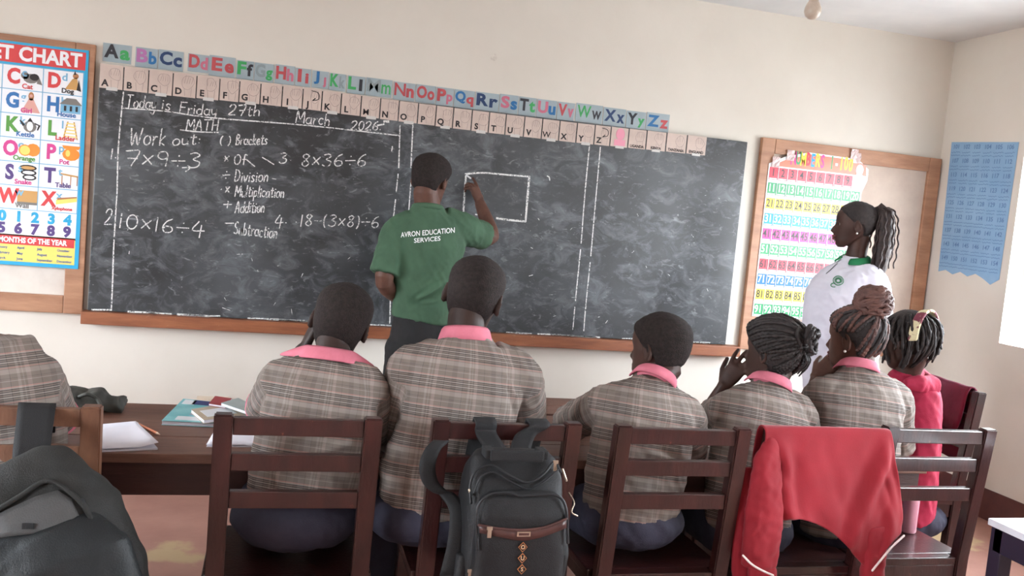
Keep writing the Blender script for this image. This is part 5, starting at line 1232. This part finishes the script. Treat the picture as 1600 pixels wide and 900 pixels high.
# --- girl with brown bun
r6, M6, b6_, s6_, h6_ = person('girl with reddish-brown braids in a high bun, left hand at her mouth', (1336, 530, 2.76, 27, 4, 0), (1341, 574, 2.72),
    [(1320, 830, 2.62, .160, .105), (1325, 760, 2.63, .155, .108), (1336, 690, 2.66, .163, .11), (1343, 630, 2.69, .162, .105), (1343, 598, 2.71, .13, .085)], sv(4),
    [dict(j=[(1287, 618, 2.70), (1258, 660, 2.88), (1276, 590, 2.84)], sl=.6, k=.85, sr=.06, hand=dict(to=(1306, 562, 2.84), n=(.7, .6, -.6), s=1, curl=(26, 32, 40, 46), spread=6, k=1.0)),
     dict(j=[(1396, 622, 2.72), (1404, 700, 2.80), (1370, 690, 3.0)], sl=1.0, sr=.06, hand=dict(to=(1350, 680, 3.1), n=(0, 0, -1), s=-1))],
    SKINL, legs=dict(p=(1325, 826, 2.62), r=(.165, .12, .09)), legname='skirt_and_legs', seed=11, neck_r=.047, ckw=dict(tip=.01, h=.026, flare=.020, open_=40, r=.055), hair_th=.008, hairmat=BRAID,
    folds=[((1300, 650, 2.58), (1320, 740, 2.55), .014, .010), ((1370, 650, 2.6), (1400, 700, 2.62), .012, .006)])
# --- girl in pink hoodie
r7, M7_, b7_, s7_, h7_ = person('girl in a bright pink-red hoodie with headband, seated sideways at the right', (1418, 532, 3.02, 24, 12, 2), (1416, 586, 3.02),
    [(1418, 800, 3.12, .15, .11), (1420, 740, 3.11, .15, .11), (1424, 680, 3.09, .155, .115), (1424, 630, 3.07, .155, .11), (1420, 606, 3.05, .125, .09)], sv(48),
    [dict(j=[(1440, 618, 2.98), (1442, 706, 2.93), (1405, 735, 2.98)], sl=1.0, sl2=.9, sr=.064, hand=dict(to=(1385, 740, 3.05), n=(0, 0, -1), s=1)),
     dict(j=[(1405, 622, 3.22), (1395, 690, 3.26), (1370, 700, 3.2)], sl=1.0, sl2=.9, sr=.064, hand=dict(to=(1350, 700, 3.2), n=(0, 0, -1), s=-1))],
    SKIN, shirt=HOODIE, plaid=False, collar=None, legs=dict(p=(1418, 806, 3.14), r=(.165, .13, .09)), legname='skirt_and_legs', seed=14, neck_r=.047, hair_th=.012, hairmat=BRAID, shname='hoodie', amp=.005)
# --- boy at the left edge
r1_, M1, b1_, s1_, h1_ = person('pupil in pale grey plaid shirt cut off by the left edge of the picture', (-78, 468, 2.56, 10, 4, 0), (-62, 538, 2.52),
    [(-15, 790, 2.46, .17, .115), (-12, 735, 2.46, .168, .115), (-16, 660, 2.48, .17, .115), (-28, 605, 2.50, .17, .11), (-40, 568, 2.51, .145, .085)], sv(4),
    [dict(j=[(56, 588, 2.52), (94, 668, 2.66), (60, 690, 2.9)], sl=.85, sr=.062, hand=dict(to=(40, 690, 3.0), n=(0, 0, -1), s=-1)),
     dict(j=[(-110, 590, 2.52), (-140, 670, 2.64), (-110, 690, 2.9)], sl=1.0, hand=dict(to=(-90, 690, 3.0), n=(0, 0, -1), s=1))],
    SKIN, legs=dict(p=(-20, 812, 2.46), r=(.175, .12, .09)), seed=17, ckw=dict(tip=.01, open_=40))
# --- teacher
rt, MT, bt_, st_, ht_ = person('man in green shirt with white lettering drawing a rectangle on the blackboard', (673, 281, 4.26, -36, 6, 3), (668, 326, 4.25),
    [(657, 500, 4.27, .140, .11), (664, 465, 4.27, .150, .115), (664, 420, 4.27, .165, .12), (667, 380, 4.26, .185, .12), (668, 352, 4.25, .16, .095), (668, 340, 4.25, .12, .08)], sv(-6),
    [dict(j=[(619, 364, 4.26), (596, 446, 4.20), (640, 476, 4.42)], sl=.78, k=1.12, sr=.074, hand=dict(to=(665, 478, 4.5), n=(0, -.3, 1), s=-1)),
     dict(j=[(722, 358, 4.27), (772, 374, 4.42), (750, 318, 4.56)], sl=.66, k=1.1, sr=.074, hand=dict(to=(737, 282, 4.60), n=(-.5, .6, -.3), s=-1, curl=(6, 34, 46, 50), spread=2, k=1.0))],
    SKINL, shirt=GREEN, plaid=False, collar=None, legs=dict(p=(655, 545, 4.27), r=(.165, .12, .10)), legmat=BLACKCLOTH, hscale=1.04, seed=20, neck_r=.06, hair_th=.012, standing=True, amp=.004, torso_pw=2.2,
    folds=[((700, 440, 4.15), (625, 485, 4.15), .012, .014), ((690, 470, 4.15), (625, 478, 4.15), .009, .009), ((735, 372, 4.18), (745, 392, 4.2), .014, .010), ((690, 415, 4.14), (640, 460, 4.14), .012, .006)])
bm = newbm(); NBt = P(668, 326, 4.25); adopt(rt, collar_obj('neckband', NBt+V((0, 0, .004)), V((0, .12, 1)), sv(-6), .069, GREEN, None, open_=4, h=.016, flare=.006, tip=0))
def bvh(o): return BVHTree.FromPolygons([v.co for v in o.data.vertices], [p.vertices for p in o.data.polygons])
B = bvh(st_)
def cast(B_, x, y, off):
    d = ray(x, y).normalized(); h = B_.ray_cast(CAM, d); return (h[0]+h[1]*off) if h[0] else None
def printed(B_, name, body, a, b, hpx, mt, par, off=.0025, bold=.004):
    me = text(name, body, 1, Matrix(), None, None, bold, 0, 'LEFT', 'BOTTOM_BASELINE')
    xs_ = [v.co.x for v in me.vertices]; w = max(xs_)-min(xs_); ys_ = [v.co.y for v in me.vertices]; hh = max(ys_)
    x0 = min(xs_)
    b_ = bmesh.new(); b_.from_mesh(me); bmesh.ops.triangulate(b_, faces=b_.faces); bmesh.ops.subdivide_edges(b_, edges=b_.edges, cuts=1); b_.to_mesh(me); b_.free()
    for v in me.vertices:
        u = (v.co.x-x0)/w; px = a[0]+(b[0]-a[0])*u; py = a[1]+(b[1]-a[1])*u-hpx*v.co.y/hh
        q = cast(B_, px, py, off)
        if q is not None: v.co = q
    o = put(name, me, mt); o.parent = par; return o
LET = mat('white_shirt_print', (238, 240, 238), .6)
printed(B, 'lettering', 'AVRON EDUCATION', (626, 371), (710, 363.5), 8, LET, st_, bold=.012)
printed(B, 'lettering', 'SERVICES', (647, 379.6), (688, 375.8), 7, LET, st_, bold=.012)
# chalk held at the board
tip = P(728.5, 274, BY-.002)
t = thing('chalk_stick', 'short white chalk held by the man against the blackboard', 'chalk', tip)
bm = newbm(); tube(bm, [tip+V((.001, -.006, 0)), tip+V((.016, -.036, -.014))], .0048, 10); adopt(t, obj('stick', bm, WHITE))

# --- woman by the number chart
rw, MW_, bw_, sw_, hw_ = person('standing woman in white polo with green collar and long ponytail, facing left', (1336, 352, 3.80, 57, 2, 0), (1336, 405, 3.80),
    [(1312, 620, 3.80, .165, .16), (1312, 570, 3.80, .165, .17), (1313, 510, 3.80, .165, .18), (1319, 462, 3.80, .175, .17), (1330, 430, 3.80, .165, .10), (1334, 420, 3.80, .125, .08)], V((math.cos(rad(100)), math.sin(rad(100)), 0)),
    [dict(j=[(1366, 446, 3.67), (1374, 530, 3.66), (1340, 575, 3.6)], sl=.9, sr=.072, hand=dict(to=(1315, 590, 3.6), n=(.3, 1, 0), s=1)),
     dict(j=[(1290, 446, 3.95), (1276, 530, 3.97), (1270, 590, 3.9)], sl=.9, sr=.072, hand=dict(to=(1268, 620, 3.9), n=(1, 0, 0), s=-1))],
    SKIN, shirt=WHITECLOTH, plaid=False, collar=COLGREEN, legs=dict(p=(1316, 660, 3.80), r=(.18, .15, .11)), legmat=mat('patterned_beige_skirt', (150, 132, 112), .85, (84, 74, 70), 60, lo=.45, hi=.55), legname='skirt_and_legs', standing=True, seed=24, neck_r=.047, ckw=dict(tip=.01, h=.022, flare=.03, open_=25, r=.057), hair_th=.006, hairmat=BRAID, hair_raise=.004,
    folds=[((1345, 470, 3.65), (1310, 560, 3.66), .014, .008)])
Bw = bvh(sw_)
EMB = mat('green_badge_thread', (70, 132, 96), .7)
def ring_on(B_, cx, cy, rx, ry, w, name, mt, par, a0=0, a1=360):
    bm = newbm(); rows = []
    for k in range(25):
        a = rad(a0+(a1-a0)*k/24); r_ = []
        for s in (-1, 1):
            q = cast(B_, cx+(rx+s*w)*math.cos(a), cy+(ry+s*w)*math.sin(a), .003); r_.append(q)
        if None not in r_: rows.append(r_)
    grid_surface(bm, rows); o = obj(name, bm, mt); solid(o, .001); o.parent = par; return o
ring_on(Bw, 1310, 439, 8.2, 7, .6, 'badge_ring', EMB, sw_); ring_on(Bw, 1310, 439, 3.6, 3.2, 1.2, 'badge_centre', EMB, sw_); ring_on(Bw, 1303, 446, 4.5, 3, .6, 'badge_swirl', EMB, sw_, 60, 300); ring_on(Bw, 1310, 439, 5.8, 5, .35, 'badge_ring', EMB, sw_, 150, 400)
bm = newbm(); rows = [[cast(Bw, x+s*.5, y, .002) for s in (-1, 1)] for x, y in ((1309, 412), (1303, 417), (1297, 423), (1291, 428))]
if all(q is not None for r_ in rows for q in r_):
    grid_surface(bm, rows); o = obj('placket_seam', bm, mat('dark_seam', (70, 80, 76), .8)); solid(o, .001); o.parent = sw_
else: bm.free()
def face_bits(root, M, side=None, lips=True):
    for s in (-1, 1):
        bm = newbm(); c = M @ V((s*.031, .0635, .002)); sc = M.to_scale()[0]; ball(bm, c, .0118*sc, None, None, 14)
        e = adopt(root, obj('eye', bm, EYEW, None, True)); bm = newbm(); f = (M.to_3x3() @ V((s*.08, 1, 0))).normalized(); ball(bm, c+f*.0075*sc, .006*sc, None, None, 12); obj('iris', bm, EYEB, e, True); e.children[0].matrix_parent_inverse = e.matrix_world.inverted() if False else Matrix.Translation(root.location) 
        e.children[0].matrix_parent_inverse = Matrix()
    if lips:
        bm = newbm()
        for zc, hh in ((.053, .0052), (.0405, .0060)):
            rows = []
            for k in range(13):
                x = -.022+.044*k/12; w_ = math.sqrt(max(.03, 1-(x/.0225)**2)); r_ = []
                for q in range(5):
                    z = zc+hh*w_*(q-2)/2; ph = math.asin(max(-1, min(1, x/ (np.interp(z, HZ, HW)))))
                    r_.append(M @ (headpt(ph, z) + V((0, .0022, 0))))
                rows.append(r_)
            grid_surface(bm, rows)
        o = obj('lips', bm, LIP); solid(o, .003); adopt(root, o)
face_bits(rw, MW_)
face_bits(r4, M4, lips=False); face_bits(r6, M6); face_bits(r5, M5); face_bits(r7, M7_); face_bits(rt, MT); face_bits(r2, M2); face_bits(r3, M3); face_bits(r1_, M1)
def earring(root, M, s, col=None):
    bm = newbm(); ball(bm, M @ V((s*.084, -.008, -.040)), .005); adopt(root, obj('earring', bm, col or mat('pearl_stud', (236, 232, 228), .2)))
earring(rw, MW_, -1); earring(r6, M6, -1)

# --- braided hair
def braid(bm, pts, r, n=7, k=5):
    q = spline(pts, k); rr = [r*(1+.22*math.sin(i*1.9)) for i in range(len(q))]; rr[-1] *= .6
    tube(bm, q, rr, n)
def scalp_path(M, phi, z0, gather, B_, n=8, th=.010):
    a = V(headpt(phi, z0, th)); g = V(gather); pts = []
    for k in range(n+1):
        u = k/n; p = a.lerp(g, u); d = p.normalized(); q = M @ p
        if u < .93:
            o_ = M @ (d*.3); h = B_.ray_cast(o_, (M @ V((0, 0, 0)))-o_)
            if h[0] is not None and (h[0]-(M @ V((0, 0, 0)))).length > (q-(M @ V((0, 0, 0)))).length*.8: q = h[0] + (M.to_3x3() @ d)*.0025
        pts.append(q)
    return pts
rb = random.Random(4)
# girl with braids tied at the back
gp = V((.0, -.096, .034)); bm = newbm(); HB5, HB6 = bvh(h5_), bvh(h6_)
for k in range(34):
    ph = rad(-165+330*k/33); zz = hairline(ph)+.008
    braid(bm, scalp_path(M5, ph, min(zz, .18), gp + V((rb.uniform(-.012, .012), 0, rb.uniform(-.012, .012))), HB5), .0068)
for k in range(46):
    c = gp+V((0, -.016, .020)); a = rb.uniform(0, 6.28); b_ = rb.uniform(-1, 1); rr_ = .046
    d1 = V((math.cos(a)*math.sqrt(1-b_*b_), b_*.8, math.sin(a)*math.sqrt(1-b_*b_))); d2 = V((math.cos(a+1.4)*.7, b_*.5-.3, math.sin(a+1.4)))
    braid(bm, [M5 @ (gp+d1*.012), M5 @ (c+d1*rr_), M5 @ (c+(d1+d2).normalized()*rr_*1.15), M5 @ (c+d2.normalized()*rr_*.9)], .0062)
for k in range(3): braid(bm, [M5 @ (gp+V((.01*k-.01, -.02, -.01))), M5 @ (gp+V((.012*k-.01, -.035, -.05))), M5 @ (gp+V((.010*k-.01, -.004, -.085-.008*k)))], .004)
adopt(r5, obj('braids', bm, BRAID, None, True))
# girl with high bun
gp = V((.0, -.048, .098)); bm = newbm(); bm2 = newbm()
for k in range(48):
    ph = rad(-180+360*k/48); zz = hairline(ph)+.006; dg_ = abs(math.degrees(ph))
    if 78 < dg_ < 116: zz = max(zz, .142)
    if dg_ > 150: zz -= .01
    braid(bm if k % 5 in (0, 1, 3) else bm2, scalp_path(M6, ph, min(zz, .178), gp+V((rb.uniform(-.02, .02), rb.uniform(-.02, .02), -.02)), HB6), .0066)
adopt(r6, obj('braids', bm, BRAIDBROWN, None, True)); adopt(r6, obj('braids', bm2, BRAID, None, True))
bm = newbm(); c = gp+V((0, -.012, .036)); ball(bm, M6 @ c, .055, .055, .045)
for k in range(26):
    tl_ = rb.uniform(-.9, .9); a0 = rb.uniform(0, 6.28); tilt = Matrix.Rotation(rb.uniform(-.7, .7), 3, 'X') @ Matrix.Rotation(rb.uniform(-.6, .6), 3, 'Y'); rr_ = .062*math.sqrt(1-.55*tl_*tl_)
    braid(bm, [M6 @ (c + (tilt @ V((rr_*math.cos(a0+q*.5), rr_*math.sin(a0+q*.5), .046*tl_)))) for q in range(9)], .0078, 7, 3)
adopt(r6, obj('hair_bun', bm, BRAIDBROWN, None, True))
# girl in the hoodie: short braids falling from the crown, headband
bm = newbm()
for k in range(70):
    ph = rad(360*k/70*3.1); zz = .215-.0012*k*1.0; a = headpt(ph, min(zz, .214), .012); deg_ = abs((math.degrees(ph)+180) % 360-180)
    if deg_ < 50: continue
    L_ = rb.uniform(.055, .10) if deg_ > 100 else rb.uniform(.03, .06)
    pts = [a]; 
    for q in range(1, 5):
        z2_ = max(.035, min(zz, .2)-L_*q/2.6); w = headpt(ph+rb.uniform(-.05, .05), z2_, .018+.006*q*rb.uniform(.4, 1.3)); pts.append(w)
    braid(bm, [M7_ @ p for p in pts], .0058)
adopt(r7, obj('braids', bm, BRAID, None, True))
BAND = mat('patterned_headband', (120, 56, 72), .8, (226, 216, 176), 18, lo=.48, hi=.52)
bm = newbm(); rows = []
for k in range(25):
    ph = rad(62+(298-62)*k/24-180+0); 
    a = -math.pi*.5+math.pi*k/24
    base = V((math.sin(a)*.090, -.066, math.cos(a)*.116-.006))
    rows.append([M7_ @ (base*1.02+V((0, dy_-.02*math.cos(a), 0))) for dy_ in (-.018, -.006, .006, .018)])
grid_surface(bm, rows); o = obj('headband', bm, BAND); solid(o, .010, 1); adopt(r7, o)
# hood lying on the back of the hoodie
NB7 = P(1416, 586, 3.02); s7v = sv(48); bk7 = -V((0, 0, 1)).cross(s7v)
bm = newbm(); loft(bm, [(NB7+s7v*(-.10)+V((0, 0, -.02)), .02, .02), (NB7+s7v*(-.075)+bk7*.05+V((0, 0, -.015)), .034, .03), (NB7+bk7*.095+V((0, 0, -.03)), .045, .04), (NB7+s7v*.075+bk7*.05+V((0, 0, -.015)), .034, .03), (NB7+s7v*.10+V((0, 0, -.02)), .02, .02)], V((0, 0, 1)), 20)
adopt(r7, fuse('hood', bm, HOODIE, .006, 5, None, wrinkle(.004, 3)))
# woman: ponytail
bm = newbm(); g0 = V((-.01, -.088, .062)); gpts = [g0+V(q) for q in ((0, .01, 0), (0, -.022, .026), (-.004, -.046, .0), (-.010, -.048, -.08), (-.016, -.044, -.17), (-.02, -.036, -.26), (-.02, -.03, -.34))]
for k in range(60):
    ox, oy = rb.gauss(0, .024), rb.gauss(0, .022); pts = []
    n_ = rb.randint(5, 7)
    for i, p in enumerate(gpts[:n_]):
        w = [.2, .55, .9, 1.25, 1.3, 1.25, 1.0][i]; pts.append(p+V((ox*w+rb.uniform(-.004, .004), oy*w+rb.uniform(-.004, .004), rb.uniform(-.004, .004))))
    q = spline([MW_ @ p for p in pts], 7); q = [p+V((.0035*math.sin(i*1.3+k), .0035*math.cos(i*1.3+k), 0)) for i, p in enumerate(q)]
    tube(bm, q, [.0058*(1-.4*i/len(q)) for i in range(len(q))], 6)
loft(bm, [(MW_ @ p, r_, r_) for p, r_ in zip(gpts, (.014, .026, .038, .044, .042, .034, .014))], SX, 14)
adopt(rw, obj('ponytail', bm, mat('dark_brown_curls', (40, 32, 31), .6, (66, 52, 48), 50, bump=.5, bscale=150), None, True))
bm = newbm(); c = MW_ @ (g0+V((0, -.012, .006))); ball(bm, c, .022, .022, .022); adopt(rw, obj('hair_tie', bm, BRAID))
# pink cuffs
def cuff(root, sh, a, b, r, mt=PINK):
    A, B_ = P(*a), P(*b); d = (B_-A).normalized(); bm = newbm()
    rows = [[A+d*h_+ (V((0, 0, 1))-d*d.z).normalized()*rr_*math.cos(q*.3142)+d.cross(V((0, 0, 1))).normalized()*rr_*math.sin(q*.3142) for q in range(20)] for h_, rr_ in ((-.012, r), (.012, r*.97), (.014, r*.9))]
    grid_surface(bm, rows, 0, True); o = obj('sleeve_cuff', bm, mt); solid(o, .005); o.parent = sh; return o
cuff(r2, s2_, (416, 636, 2.73), (412, 644, 2.76), .060); cuff(r1_, s1_, (87, 654, 2.635), (94, 668, 2.66), .060)
# pencil or finger ornaments
